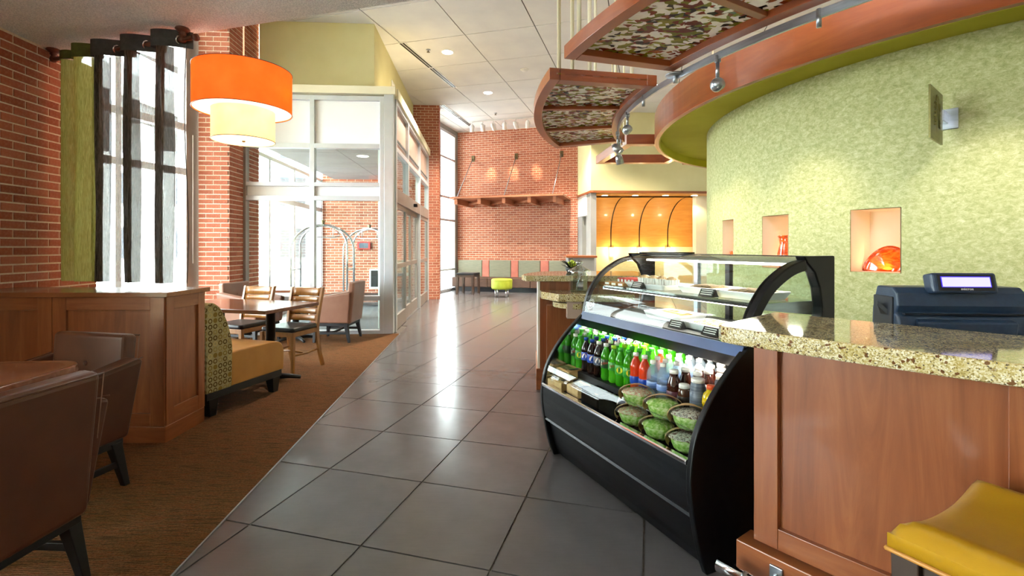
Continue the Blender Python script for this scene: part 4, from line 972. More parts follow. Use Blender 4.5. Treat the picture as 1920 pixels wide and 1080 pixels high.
def salad(top):
    t = thing('salad_bowl', 'bowl', 'salad bowl'); sx_, sy_ = 1.05, .92
    MB().lathe([(0,0),(.042,0),(.055,.018),(.071,.05),(.079,.068),(.083,.07)], 22, sx=sx_, sy=sy_).build('bowl', 'clear_plastic', t)
    MB().lathe([(.083,.071),(.08,.076),(.066,.088),(.03,.096),(0,.097)], 22, sx=sx_, sy=sy_).build('lid', 'clear_plastic', t)
    rg_ = random.Random(3)
    def lump(pr, seed):
        mb = MB(); mb.lathe(pr, 22, sx=sx_, sy=sy_); rg_ = random.Random(seed)
        for q in mb.v: q.x *= rg_.uniform(.86,1); q.y *= rg_.uniform(.86,1); q.z += rg_.uniform(-.004,.004)
        return mb
    lump([(0,.004),(.04,.005),(.055,.02),(.066,.045),(.073,.06),(.05,.062),(0,.062)], 5).build('leaves', 'salad_green', t, kind='stuff')
    lump([(.072,.06),(.062,.072),(.04,.08),(.02,.084),(0,.086)], 9).build('topping', top, t, kind='stuff')
    def slv(u_, v_):
        y = -.012+.074*v_; k = math.sqrt(max(.05, 1-(y/.083)**2)); q = R_(-35+250*u_)
        return (.0905*k*math.cos(q) if abs(math.cos(q)) < .999 else .0905*k*math.copysign(1,math.cos(q)), y, max(.006, .052+.052*math.sin(q)*(1-.25*v_)))
    MB().grid(slv, 16, 5).build('paper_sleeve', 'kraft', t)
    return t
SB = [salad('salad_mix'), salad('salad_green'), salad('salad_dark')]; us = set()
gsal = 'salad bowls on the front shelf'
for k, u_, v_, z_, lab in ((0,.80,.008,.453,'lower salad bowl with red-brown topping, left of the stacked bowls'),(0,.815,.02,.552,'upper salad bowl with shredded red and white topping, left of the stacked bowls'),
    (1,.985,.005,.453,'lower lettuce salad bowl in the middle stack'),(1,1.0,.018,.552,'upper lettuce salad bowl with kraft sleeve in the middle stack'),
    (2,1.155,.01,.453,'lower salad bowl at the right end, partly cut off by the black panel'),(2,1.158,.02,.552,'upper salad bowl with dark topping at the right end of the case')):
    place(SB[k], k not in us, inF(u_, v_, z_), FR+R_(48), lab, gsal); us.add(k)
# ---- sandwiches and black bins
t = NT('bread'); n1 = t.noise(t.coord((1,6,6)), 22, 3); t.bsdf(t.ramp(n1.outputs[0], [(.3,'#8a5a30'),(.5,'#d8b080'),(.7,'#f0dcc0')]), .7)
def sandwich(lab, u_, v_, z_, rz, tilt=0):
    t = thing('sandwich_box', lab, 'sandwich', inF(u_, v_, z_), FR+rz, 'boxed sandwiches on the front shelf')
    MB().hexa([(-.07,-.045,0),(.07,-.045,0),(.07,.05,0),(-.07,.05,0),(-.07,-.045,.05),(.07,-.045,.05),(.07,.05,.062),(-.07,.05,.062)]).build('kraft_box', 'kraft', t, bevel=.003)
    MB().box(-.055,.03,-.035,.035,.0505,.058).build('bread', 'bread', t, bevel=.004)
    MB().box(-.06,.04,-.04,.04,.0585,.0595).build('film_window', 'clear_plastic', t)
    MB().box(.042,.068,-.03,.035,.0605,.0625).build('sticker', 'ink_black', t)
sandwich('boxed sandwich leaning at the left corner against the low front glass', .11, -.005, .453, R_(8))
sandwich('boxed flatbread with black sticker in front of the colas', .30, .012, .46, R_(-4))
sandwich('boxed wrap behind the left corner sandwich near the mirror end', .12, .05, .515, R_(4))
def bin_(lab, u_, v_):
    t = thing('black_bin', lab, 'bin', inF(u_, v_, .453), FR, 'black bins on the front shelf')
    MB().box(-.075,.075,-.055,.055,0,.006).build('bin_base', 'bin_black', t)
    for x0, x1, y0, y1 in ((-.075,.075,-.055,-.05),(-.075,.075,.05,.055),(-.075,-.07,-.05,.05),(.07,.075,-.05,.05)): MB().box(x0,x1,y0,y1,.006,.085).build('bin_side', 'bin_black', t)
bin_('open black bin between the flatbread box and the salads, left one', .49, .01); bin_('open black bin beside the left salad stack, right one', .66, .01)
t = thing('paper_packet', 'small white printed packet sticking out of the right black bin', 'packet', inF(.69,.015,.468), FR+R_(10)); MB().hexa([(-.03,-.01,0),(.03,-.01,0),(.03,0,0),(-.03,0,0),(-.022,.02,.1),(.036,.02,.1),(.036,.023,.1),(-.022,.023,.1)]).build('packet', 'label_white', t); MB().hexa([(-.02,-.0105,.03),(.025,-.0105,.03),(.025,-.009,.03),(-.02,-.009,.03),(-.016,.008,.07),(.026,.008,.07),(.026,.01,.07),(-.016,.01,.07)]).build('print', 'label_grey', t)
t = thing('snack_bar', 'small tan wrapped snack lying in the left black bin', 'snack', inF(.49,.0,.46), FR+.4); MB().box(-.03,.03,-.018,.018,0,.055).build('wrapper', 'kraft', t, bevel=.006); MB().box(-.02,.02,-.019,-.018,.01,.04).build('print', 'label_white', t)
# ---- trays of food in the upper compartment
t = NT('crumble'); n1 = t.noise(t.coord(), 60, 4, .7); t.bsdf(t.ramp(n1.outputs[0], [(.3,'#6a4a1c'),(.5,'#c8a850'),(.7,'#f0e0a0')]), .8, bump=n1.outputs[0], bs=.8, bd=.012)
t = NT('crust'); n1 = t.noise(t.coord(), 50, 4, .7); t.bsdf(t.ramp(n1.outputs[0], [(.3,'#4a3418'),(.5,'#8a6a3c'),(.7,'#c0a468')]), .8, bump=n1.outputs[0], bs=.8, bd=.012)
def tray(lab, u_, v_, z_, lx, ly, rz=0, food='crust', h=.035):
    t = thing('food_tray', lab, 'tray', inF(u_, v_, z_), FR+rz, 'white trays in the display case')
    mb = MB(); o_ = rrect(-lx/2, lx/2, -ly/2, ly/2, .02); i_ = rrect(-lx/2+.018, lx/2-.018, -ly/2+.018, ly/2-.018, .015)
    n_ = len(o_); mb.add([(x,y,h) for x,y in o_]+[(x,y,h) for x,y in i_]+[(x*.93,y*.93,.006) for x,y in i_]+[(x,y,0) for x,y in i_]+[(x*.985,y*.985,h-.008) for x,y in o_],
        [(k,(k+1)%n_,n_+(k+1)%n_,n_+k) for k in range(n_)]+[(n_+k,n_+(k+1)%n_,2*n_+(k+1)%n_,2*n_+k) for k in range(n_)]+[tuple(range(2*n_,3*n_))]+[tuple(range(3*n_,4*n_))]+[(3*n_+k,3*n_+(k+1)%n_,4*n_+(k+1)%n_,4*n_+k) for k in range(n_)]+[(4*n_+k,4*n_+(k+1)%n_,(k+1)%n_,k) for k in range(n_)])
    mb.build('dish', 'white_metal', t)
    if food:
        rg = random.Random(int(u_*1000))
        def ff_(a_, b_):
            e = max(abs(2*a_-1),abs(2*b_-1)); return ((a_-.5)*(lx-.05),(b_-.5)*(ly-.05),.012+.03*(1-e**4)+rg.uniform(0,.006))
        MB().grid(ff_, 12, 8).build('food', food, t, kind='stuff')
    return t
tray('white tray of dark pastry at the right end of the glass shelf', 1.06, .52, 1.081, .26, .24)
tray('white tray of pastry left of the price card on the glass shelf', .79, .53, 1.081, .24, .24)
tc_ = tray('white tray under the wrapped ribbed cups on the glass shelf', .42, .50, 1.081, .36, .24, food=None, h=.03)
tray('white tray of browned bake on the lower deck near the middle', .56, .50, .91, .30, .22, food='crust', h=.04)
tray('cream tray of yellow crumble on the lower deck at the right', .93, .42, .91, .30, .2, R_(-4), food='crumble', h=.035)
for k in range(4):
    t = thing('ribbed_cup', 'white ribbed paper cup on the shelf tray, %s from the left' % ordn[k], 'cup', inF(.30+.08*k, .50, 1.088), FR, 'ribbed white cups on the glass shelf')
    mb = MB(); n_ = 32; mb.add([((.036 if i % 2 else .032)*math.cos(2*math.pi*i/n_),(.036 if i % 2 else .032)*math.sin(2*math.pi*i/n_),0) for i in range(n_)]+[((.044 if i % 2 else .038)*math.cos(2*math.pi*i/n_),(.044 if i % 2 else .038)*math.sin(2*math.pi*i/n_),.05) for i in range(n_)], [(i,(i+1)%n_,n_+(i+1)%n_,n_+i) for i in range(n_)]+[tuple(range(n_))]); mb.build('paper_cup', 'label_white', t)
    MB().lathe([(.036,.045),(.03,.058),(.015,.066),(0,.068)], 16).build('muffin', 'bread', t)
def pack(lab, u_, v_, z_, sx_, sy_, sz_, mat, mat2, rz=0, grp=None):
    t = thing('snack_pack', lab, 'snack', inF(u_, v_, z_), FR+rz, grp); MB().box(-sx_/2,sx_/2,-sy_/2,sy_/2,0,sz_).build('wrapper', mat, t, bevel=.006); MB().box(-sx_/3,sx_/3,-sy_/2-.001,-sy_/2,sz_*.2,sz_*.8).build('print', mat2, t)
for k in range(5): pack('red snack pack on the glass shelf, %s from the left end' % ordn[k], .085+.036*k, .52, 1.081, .03, .12, .045, 'label_red', 'label_white', grp='red snack packs on the glass shelf')
for k in range(3): pack('amber snack pack before the red ones, %s from the left end' % ordn[k], .095+.07*k, .40, 1.081, .06, .08, .022, 'gold_leather', 'label_white', grp='amber snack packs on the glass shelf')
def card(lab, u_, v_, z_, rz=0):
    t = thing('price_card', lab, 'price card', inF(u_, v_, z_), FR+rz, 'black price cards in the display case')
    MB().hexa([(-.045,-.02,0),(.045,-.02,0),(.045,.025,0),(-.045,.025,0),(-.045,.002,.038),(.045,.002,.038),(.045,.006,.038),(-.045,.006,.038)]).build('holder', 'ink_black', t)
    for q in range(3): MB().hexa([(-.036,-.0145+.0055*q,.010+.0095*q),(.036,-.0145+.0055*q,.010+.0095*q),(.036,-.013+.0055*q,.010+.0095*q),(-.036,-.013+.0055*q,.010+.0095*q),(-.036,-.013+.0055*q,.0135+.0095*q),(.036,-.013+.0055*q,.0135+.0095*q),(.036,-.0115+.0055*q,.0135+.0095*q),(-.036,-.0115+.0055*q,.0135+.0095*q)]).build('print_line', 'label_white', t)
card('black price card before the trays on the glass shelf', .925, .375, 1.081); card('black price card before the ribbed cups on the glass shelf', .40, .365, 1.081)
card('black price card left of the yellow crumble on the lower deck', .80, .29, .91); card('black price card right of the yellow crumble on the lower deck', 1.03, .285, .91)
# ================================================================== LEFT SIDE: divider, curtain, seating, pendant
DX, DY = -2.356, 3.28
def cabinet(lab, x0, x1, side=False):
    t = thing('divider_cabinet', lab, 'cabinet', ((x0+x1)/2, DY, 0), 0, 'cherry divider cabinets'); w_ = (x1-x0)/2
    MB().box(-w_+.001, w_-.012 if side else w_-.001, .012, .41, .0, .99).build('body', 'cherry', t)
    MB().box(-w_+.001, w_+(.012 if side else -.001), -.016, .40, .0, .112).build('plinth', 'cherry_h', t, bevel=.003)
    for a_, b_ in ((-w_+.002,-w_+.095),(w_-.095,w_)): MB().box(a_, b_, -.012, .014, .112, .99).build('stile', 'cherry', t, bevel=.002)
    MB().box(-w_+.095, w_-.095, -.011, .014, .90, .99).build('top_rail', 'cherry_h', t, bevel=.002)
    MB().box(-w_+.095, w_-.095, -.011, .014, .112, .20).build('bottom_rail', 'cherry_h', t, bevel=.002)
    MB().box(-w_+.095, w_-.095, .004, .0125, .20, .90).build('panel', 'cherry', t)
    if side:
        for a_, b_ in ((.0,.075),(.335,.41)): MB().box(w_-.012, w_+.008, a_, b_, .112, .99).build('side_stile', 'cherry', t, bevel=.002)
        MB().box(w_-.012, w_+.007, .075, .335, .90, .99).build('side_rail', 'cherry_h', t, bevel=.002); MB().box(w_-.012, w_+.007, .075, .335, .112, .22).build('side_rail', 'cherry_h', t, bevel=.002)
        MB().box(w_-.0125, w_-.006, .075, .335, .22, .90).build('side_panel', 'cherry', t)
cabinet('cherry panelled divider cabinet with free end beside the patterned bench', -3.115, DX, True)
cabinet('cherry panelled divider cabinet against the left brick wall', -3.79, -3.118)
MB().box(-3.79, DX+.035, DY-.03, DY+.435, .99, 1.022).build('worktop', 'cherry_top', bevel=.004, label='cherry plank top running along both divider cabinets under the curtain', cat='counter top')
# ---- curtain rod
ra, rb = Vector((-3.80,4.0,2.885)), Vector((-2.36,3.585,2.885)); rd = (rb-ra).normalized()
rod = thing('curtain_rod', 'brown curtain rod with turned brackets under the low ceiling', 'curtain rod', (-3.08,3.79,2.885))
l_ = lambda p: tuple(Vector(p)-Vector((-3.08,3.79,2.885)))
MB().tube([l_(ra), l_(rb)], .016, 12).build('rod', 'rod_brown', rod)
MB().tube([l_(rb), l_(rb+rd*.025)], .026, 12).build('finial', 'rod_brown', rod)
for q in (ra+rd*.0, ra+rd*1.385):
    mb = MB(); p = l_(q); mb.lathe([(0,LOW-2.885),(.045,LOW-2.885),(.05,LOW-2.885-.012),(.03,.055),(.02,.05),(.026,.04),(.016,.03),(.02,.022),(.028,.0),(.02,-.022),(0,-.026)], 16, p); mb.build('bracket', 'rod_brown', rod)
# ---- curtain: s runs along the rod, n across it
nd = Vector((-rd.y, rd.x, 0))                      # away from the room
def cpt(s_, n_, z): p = ra+rd*s_+nd*n_; return (p.x, p.y, z)
ZT_, ZB_ = 2.945, 1.055
def strip(pts, z0, z1, wob, seed, nz=26, sub=6):
    """cloth hanging from a polyline (s,n); wob: sideways sway"""
    P = spline(pts, sub); g = random.Random(seed); ph = [g.uniform(0,6.28) for _ in range(4)]
    def fn(u_, v_):
        i = min(int(round(u_*(len(P)-1))), len(P)-1); z = z1+(z0-z1)*v_
        sw = wob*(math.sin(3.1*v_+ph[0])+.5*math.sin(7*v_+ph[1])); nn = wob*math.sin(5*v_+ph[2]+i*.8)
        return cpt(P[i][0]+sw, P[i][1]+nn, z)
    return MB().grid(fn, len(P)-1, nz)
cur = thing('sheer_curtain', 'green sheer curtain panel hanging against the brick wall end of the rod', 'curtain')
strip([(.10,.03),(.17,-.05),(.245,-.03),(.27,.03)], ZB_, ZT_-.1, .004, 1).build('pleat', 'sheer_green', cur)
strip([(.25,.04),(.33,-.055),(.40,-.05),(.47,.0)], ZB_, ZT_-.1, .004, 2).build('pleat', 'sheer_green', cur)
strip([(.46,.01),(.49,-.03),(.53,.02)], ZB_, ZT_-.1, .004, 6).build('pleat', 'sheer_green', cur)
strip([(.10,.03),(.17,-.06),(.26,-.05),(.28,.03)], ZT_-.1, ZT_-.03, .0, 1, 2).build('heading', 'curtain_head_green', cur)
strip([(.26,.04),(.31,-.065),(.40,-.05),(.53,.03)], ZT_-.1, ZT_+.01, .0, 1, 2).build('heading', 'curtain_head_green', cur)
for s_ in (.30,.50): MB().tube([cpt(s_, .026*math.cos(k*.524), 2.885+.026*math.sin(k*.524)) for k in range(12)], .005, 6, closed=True).build('grommet', 'brass_dark', cur)
rebase(cur, cpt(.3, 0, ZB_))
cur = thing('sheer_curtain', 'charcoal and clear striped sheer curtain panel in front of the bright window', 'curtain')
pl_ = [(.535,.612,'a'),(.84,.93,'b'),(1.15,1.27,'c')]
for k, (s0, s1, _) in enumerate(pl_):
    strip([(s0,.02),(s0+(s1-s0)*.25,-.05),(s0+(s1-s0)*.5,-.01),(s0+(s1-s0)*.75,-.05),(s1,.03)], ZB_, ZT_-.1, .007, 11+k).build('pleat', 'sheer_grey', cur)
sp_ = [(.612,.84),(.93,1.15),(1.27,1.40)]
for k, (s0, s1) in enumerate(sp_):
    strip([(s0,.03),((s0+s1)/2,.05),(s1,.02)], ZB_, ZT_-.1, .004, 21+k).build('veil', 'sheer_veil', cur)
MB().tube([cpt(1.40-.02*math.sin(6*k/20), .02, ZT_-.1+(ZB_-ZT_+.1)*k/20) for k in range(21)], .003, 5).build('hem', 'curtain_head', cur)
for s0, s1 in ((.53,.845),(.845,1.155),(1.155,1.42)):
    strip([(s0,-.01),(s0+.01,-.075),(s0+.10,-.06),(s0+.2,.0),(s1,.06)], ZT_-.115, ZT_+.012, .0, 1, 2).build('heading', 'curtain_head', cur)
for s_ in (.72,1.03,1.36): MB().tube([cpt(s_+.012*math.sin(k*.524), .028*math.cos(k*.524), 2.885+.028*math.sin(k*.524)) for k in range(12)], .006, 6, closed=True).build('grommet', 'chrome', cur)
rebase(cur, cpt(.95, 0, ZB_))
# ---- pendant
PX, PY = -2.335, 4.2
pd = thing('drum_pendant', 'large orange two-tier drum pendant lamp glowing over the dining table', 'pendant lamp', (PX,PY,2.25))
def tubeshade(r, z0, z1, mat, nm): return MB().lathe([(r-.004,z0),(r,z0),(r,z1),(r-.004,z1),(r-.004,z0)], 48).build(nm, mat, pd)
tubeshade(.385, .255, .61, 'shade_orange', 'outer_shade'); tubeshade(.247, .0, .34, 'shade_cream', 'inner_shade')
MB().lathe([(.248,.262),(.38,.262)], 48).build('outer_diffuser', 'diffuser', pd); MB().lathe([(0,.004),(.243,.004)], 40).build('inner_diffuser', 'diffuser', pd)
for r, z in ((.386,.256),(.386,.609),(.248,.002)): MB().tube([(r*math.cos(k*.1309), r*math.sin(k*.1309), z) for k in range(48)], .003, 5, closed=True).build('shade_rim', 'rod_brown', pd)
MB().tube([(0,0,.3),(0,0,CEIL-2.25)], .007, 8).build('stem', 'white_metal', pd); MB().lathe([(0,-.012),(.014,-.008),(.014,.004),(0,.006)], 12).build('finial', 'brass_dark', pd)
for q in range(3): MB().tube([(0,0,.60),(.383*math.cos(q*2.094),.383*math.sin(q*2.094),.60)], .004, 6).build('spider_arm', 'white_metal', pd)
def lamp(loc, e, col=(1,.8,.52), r=.06, nm='lamp_light'):
    L = bpy.data.lights.new(nm, 'POINT'); L.energy = e; L.color = col; L.shadow_soft_size = r
    o = bpy.data.objects.new(nm, L); COL.objects.link(o); o.location = loc; return o
lamp((0,0,.15), 2).parent = pd; lamp((.3,0,.42), 1.5).parent = pd; lamp((-.3,0,.42), 1.5).parent = pd
# ---- armchair
def armchair(mat, lab):
    t = thing('armchair', lab, 'armchair')
    # back: outer shell leaning outwards
    MB().hexa([(-.26,.20,.26),(.26,.20,.26),(.25,.27,.26),(-.25,.27,.26),(-.255,.235,.84),(.255,.235,.84),(.25,.325,.83),(-.25,.325,.83)]).build('backrest', mat, t, bevel=.028, seg=4)
    for s_ in (-1,1):
        a_ = [(s_*.20,-.27,.27),(s_*.275,-.275,.27),(s_*.275,.25,.27),(s_*.20,.22,.27),(s_*.235,-.29,.625),(s_*.315,-.295,.61),(s_*.325,.295,.705),(s_*.245,.25,.72)]
        if s_ < 0: a_ = [a_[1],a_[0],a_[3],a_[2],a_[5],a_[4],a_[7],a_[6]]
        MB().hexa(a_).build('arm', mat, t, bevel=.022, seg=4)
        MB().tube([(s_*.316,-.28,.612),(s_*.327,.28,.708)], .003, 5).build('arm_seam', mat, t)
        for y_, dy in ((-.22,-.02),(.2,.05)): MB().taper(s_*.225+s_*.02, y_+dy, 0, .016, s_*.225, y_, .25, .028).build('leg', 'black_wood', t, bevel=.003)
        MB().bar((s_*.24,-.235,.13),(s_*.24,.235,.13),.02,.032).build('stretcher', 'black_wood', t, bevel=.002)
    MB().bar((-.235,.0,.13),(.235,.0,.13),.02,.03).build('stretcher', 'black_wood', t, bevel=.002)
    MB().box(-.245,.245,-.25,.24,.225,.275).build('seat_frame', 'black_wood', t, bevel=.004)
    MB().box(-.215,.215,-.285,.215,.27,.455).build('seat', mat, t, bevel=.03, seg=4)
    MB().tube([(-.252,.327,.822),(.252,.327,.822)], .0035, 5).build('back_seam', mat, t); 
    for s_ in (-1,1): MB().tube([(s_*.25,.328,.82),(s_*.25,.3,.56)], .002, 5).build('corner_seam', 'tan_leather', t)
    MB().lathe([(0,.004),(.012,.002),(.014,-.003),(0,-.004)], 12).build('button', mat, t, loc=(0,.223,.67)).rotation_euler = (R_(95),0,0)
    return t
ac = armchair('brown_leather', 'x')
place(ac, True, (-1.975,1.70,0.004), R_(-93), 'dark brown leather armchair seen from behind, nearest in the lower left corner')
place(ac, False, (-2.45,2.50,0.004), R_(-12), 'brown leather armchair with buttoned back facing us beside the cherry divider')
at = armchair('tan_leather', 'x')
place(at, True, (-2.50,6.93,0.004), R_(-91), 'tan leather armchair in front of the vestibule glass with its back to the aisle')
place(at, False, (-3.62,6.72,0.004), R_(80), 'tan leather armchair half hidden behind the oak chairs, facing the aisle')
# ---- tables
def ped_table(lab, loc, rz, top, mat, peds, hz=.75, th=.035):
    t = thing('table', lab, 'table', loc, rz)
    MB().prism(top, hz-th, hz).build('table_top', mat, t, bevel=.006)
    for x, y in peds:
        MB().lathe([(0,.03),(.05,.03),(.045,.06),(.042,.1),(.042,hz-th-.02),(.12,hz-th-.015),(.12,hz-th),(0,hz-th)], 18, (x,y,0)).build('pedestal', 'black_wood', t)
        for q in range(4):
            a_ = q*math.pi/2+.78; mb = MB(); mb.tube([(x,y,.06),(x+.16*math.cos(a_),y+.16*math.sin(a_),.045),(x+.27*math.cos(a_),y+.27*math.sin(a_),.02)], [.03,.025,.018], 8); mb.build('foot', 'black_wood', t)
    return t
ft = ped_table('rounded cherry table between the two dark brown armchairs, cut by the left edge', (-2.50,2.06,.004), R_(4), rrect(-.40,.40,-.38,.38,.16,6), 'table_wood', [(0,0)])
MB().add([(x,y,.7505) for x,y in rrect(-.385,.385,-.365,.365,.15,6)]+[(x,y,.7505) for x,y in rrect(-.355,.355,-.335,.335,.13,6)], [(i,(i+1)%28,28+(i+1)%28,28+i) for i in range(28)]).build('inlay_band', 'cherry_top', ft)
ped_table('long cherry dining table between the patterned bench and the oak chairs', (-2.22,4.34,.004), -TA, [(0,0),(0,.74),(-1.3,.74),(-1.3,0)], 'table_wood', [(-.24,.33),(-.86,.33)])
ped_table('small table between the tan armchairs before the vestibule', (-3.06,6.83,.004), R_(3), rrect(-.3,.3,-.3,.3,.04), 'table_wood', [(0,0)], hz=.74)
# ---- patterned bench (end face visible), runs away to the left
BO = Vector((-2.316,3.80)) ; BLN = 1.35
bn = thing('upholstered_bench', 'bench with ring-patterned back and gold leather seat behind the divider', 'bench', (BO.x, BO.y, .004), -TA)
bk_ = [(-.10,.19)]+[tuple(p) for p in spline([(-.10,.5),(-.115,.75),(-.10,.86),(-.05,.89),(.02,.85),(.085,.745),(.125,.62),(.145,.50),(.142,.35),(.135,.19)], 4)]
fb = lambda t_, p, q: (-t_, p, q)
me = MB().extr(bk_, 0, BLN, fb); o = me.build('bench_back', 'ring_fabric', bn, bevel=.012, seg=2)
uvl = o.data.uv_layers.new(name='UVMap')
for pol_ in o.data.polygons:
    nrm = pol_.normal
    for li in pol_.loop_indices:
        c_ = o.data.vertices[o.data.loops[li].vertex_index].co
        uvl.data[li].uv = (c_.y, c_.z) if abs(nrm.x) > .7 else (c_.x+.37, c_.z+c_.y*.5)
sp2 = [(.13,.195)]+[(.13,.47)]+[tuple(p) for p in spline([(.2,.475),(.45,.475),(.60,.47),(.68,.445),(.715,.39),(.72,.30),(.715,.195)], 4)]
MB().extr(sp2, .0, BLN, fb).build('bench_seat', 'gold_leather', bn, bevel=.012, seg=3)
MB().extr([(-.09,.135),(.70,.135),(.70,.195),(-.09,.195)], .01, BLN-.01, fb).build('plinth_rail', 'black_wood', bn, bevel=.003)
for x_ in (-.05,-BLN+.05):
    for y_ in (-.03,.63): MB().taper(x_, y_+.01, 0, .028, x_, y_, .14, .045).build('leg', 'black_wood', bn, bevel=.003)
# ---- oak dining chairs with slatted backs
def oak_chair(lab):
    t = thing('dining_chair', lab, 'chair'); hw = .21
    MB().prism(rrect(-.205,.205,-.21,.19,.04), .44, .485).build('seat', 'black_leather', t, bevel=.018, seg=4)
    for a_, b_ in (((-.19,-.19),(.19,-.19)),((-.19,.18),(.19,.18)),((-.19,-.19),(-.19,.18)),((.19,-.19),(.19,.18))): MB().bar((*a_,.415),(*b_,.415),.022,.05).build('seat_rail', 'oak', t, bevel=.002)
    for s_ in (-1,1):
        MB().taper(s_*.195,-.2,0,.014,s_*.19,-.19,.44,.02).build('leg', 'oak', t, bevel=.003)
        P = [(s_*.2,.27,0),(s_*.195,.215,.2),(s_*.19,.19,.42),(s_*.195,.215,.62),(s_*.2,.275,.87)]; Q = spline(P, 4)
        mb = MB(); mb.grid(lambda u_, v_: Q[int(round(v_*(len(Q)-1)))]+Vector(((-.013,.013,.013,-.013)[int(round(u_*4)) % 4]*(1 if True else 0), (-.02,-.02,.02,.02)[int(round(u_*4)) % 4], 0)), 4, len(Q)-1, smooth=False); mb.add([Q[0]+Vector((x,y,0)) for x,y in ((-.013,-.02),(.013,-.02),(.013,.02),(-.013,.02))],[(0,1,2,3)]); mb.add([Q[-1]+Vector((x,y,0)) for x,y in ((-.013,-.02),(.013,-.02),(.013,.02),(-.013,.02))],[(0,1,2,3)]); mb.build('rear_leg', 'oak', t)
        MB().tube([(s_*.192,-.19,.2),(s_*.2,.0,.19),(s_*.193,.21,.2)], .011, 8).build('stretcher', 'oak', t)
    MB().tube([(-.19,-.04,.2),(0,.02,.2),(.19,-.04,.2)], .01, 8).build('stretcher', 'oak', t)
    zs = [(.50,.565),(.573,.635),(.643,.70),(.708,.765),(.773,.86)]
    for z0, z1 in zs:
        yy = lambda z: .205+(z-.5)*.18
        MB().grid(lambda u_, v_: (-.185+.37*u_, yy(z0+(z1-z0)*v_)+.028*math.sin(math.pi*u_), z0+(z1-z0)*v_), 8, 1).build('slat', 'oak', t).modifiers.new('s','SOLIDIFY').thickness = .014
    MB().grid(lambda u_, v_: (-.185+.37*u_*.14, .205+.018*math.sin(math.pi*u_*.14)+.006+.065*v_, .5+.36*v_), 2, 4).build('slat_bridge', 'oak', t)
    MB().grid(lambda u_, v_: (.185-.37*u_*.14, .205+.018*math.sin(math.pi*u_*.14)+.006+.065*v_, .5+.36*v_), 2, 4).build('slat_bridge', 'oak', t)
    return t
oc = oak_chair('x')
place(oc, True, (-2.395,5.22,.004), -TA, 'oak slat-back chair with black seat at the aisle end of the dining table')
place(oc, False, (-3.04,5.42,.004), -TA, 'oak slat-back chair with black seat nearer the brick pier at the dining table')
# ================================================================== REAR HALL, CEILING FITTINGS, VESTIBULE, OUTSIDE
def WB(t_, dist, z=None):
    p = K0+B*t_-A*dist; return (p.x, p.y) if z is None else (p.x, p.y, z)
def tpx(px, dist):
    q = K0-A*dist; k = (px-960)/F; return (q.y*k-q.x)/(B.x-B.y*k)
def wbox(t0, t1, d0, d1, z0, z1): return MB().prism([WB(t0,d1),WB(t1,d1),WB(t1,d0),WB(t0,d0)], z0, z1)
# banquette along the brick wall
bq = thing('banquette', 'long wall banquette with grey and pink back panels under the rear brick wall', 'bench')
edges = [858.5,903.9,917.3,957.7,972,1013,1029,1062,1076]
for k, (a_, b_) in enumerate(zip(edges, edges[1:])):
    ta, tb = tpx(a_,.12), tpx(b_,.12); pink = k % 2 == 1
    wbox(ta+.006, tb-.006, .01, .13 if not pink else .125, .40, .92).build('back_panel', 'seat_pink' if pink else 'seat_grey', bq, bevel=.015)
tl_, tr__ = tpx(846,.66), 3.75
for a_, b_ in ((tl_+.02,1.2),(1.21,2.5),(2.51,tr__)): wbox(a_, b_, .01, .66, .14, .42).build('seat_cushion', 'seat_brown', bq, bevel=.02)
wbox(tl_+.12, tr__, .01, .58, 0, .14).build('toe_base', 'navy_dark', bq); rebase(bq, WB(1.8,.3,0))
# timber shelf canopy with five beams and three stays
sc = thing('timber_canopy', 'projecting timber shelf canopy with five beams on the rear brick wall', 'canopy')
DF = 1.35; tL, tR = tpx(843,DF), tpx(1056,DF)
wbox(tL, tR, .006, DF, 2.71, 2.765).build('deck', 'beam_wood', sc, bevel=.006)
bt = [tpx(p,DF) for p in (853,897,943,991,1039)]
for a_ in bt: wbox(a_-.05, a_+.05, .006, DF-.06, 2.55, 2.71).build('beam', 'beam_wood', sc, bevel=.004)
for a_, b_ in zip(bt, bt[1:]): MB().bar(WB(a_+.05,.35,2.63), WB(b_-.05,.95,2.63), .06, .06).build('brace', 'beam_wood', sc)
for pw, pf_ in ((887,857),(968,945),(1053,1036)):
    a_ = tpx(pw,.02); b_ = tpx(pf_,DF-.1)
    wbox(a_-.05, a_+.05, .006, .03, 3.99, 4.17).build('stay_plate', 'brass_dark', sc, bevel=.004)
    MB().tube([WB(a_,.05,4.06), WB(b_,DF-.1,2.77)], .012, 6).build('stay_rod', 'steel', sc)
rebase(sc, WB(1.9,.1,2.7))
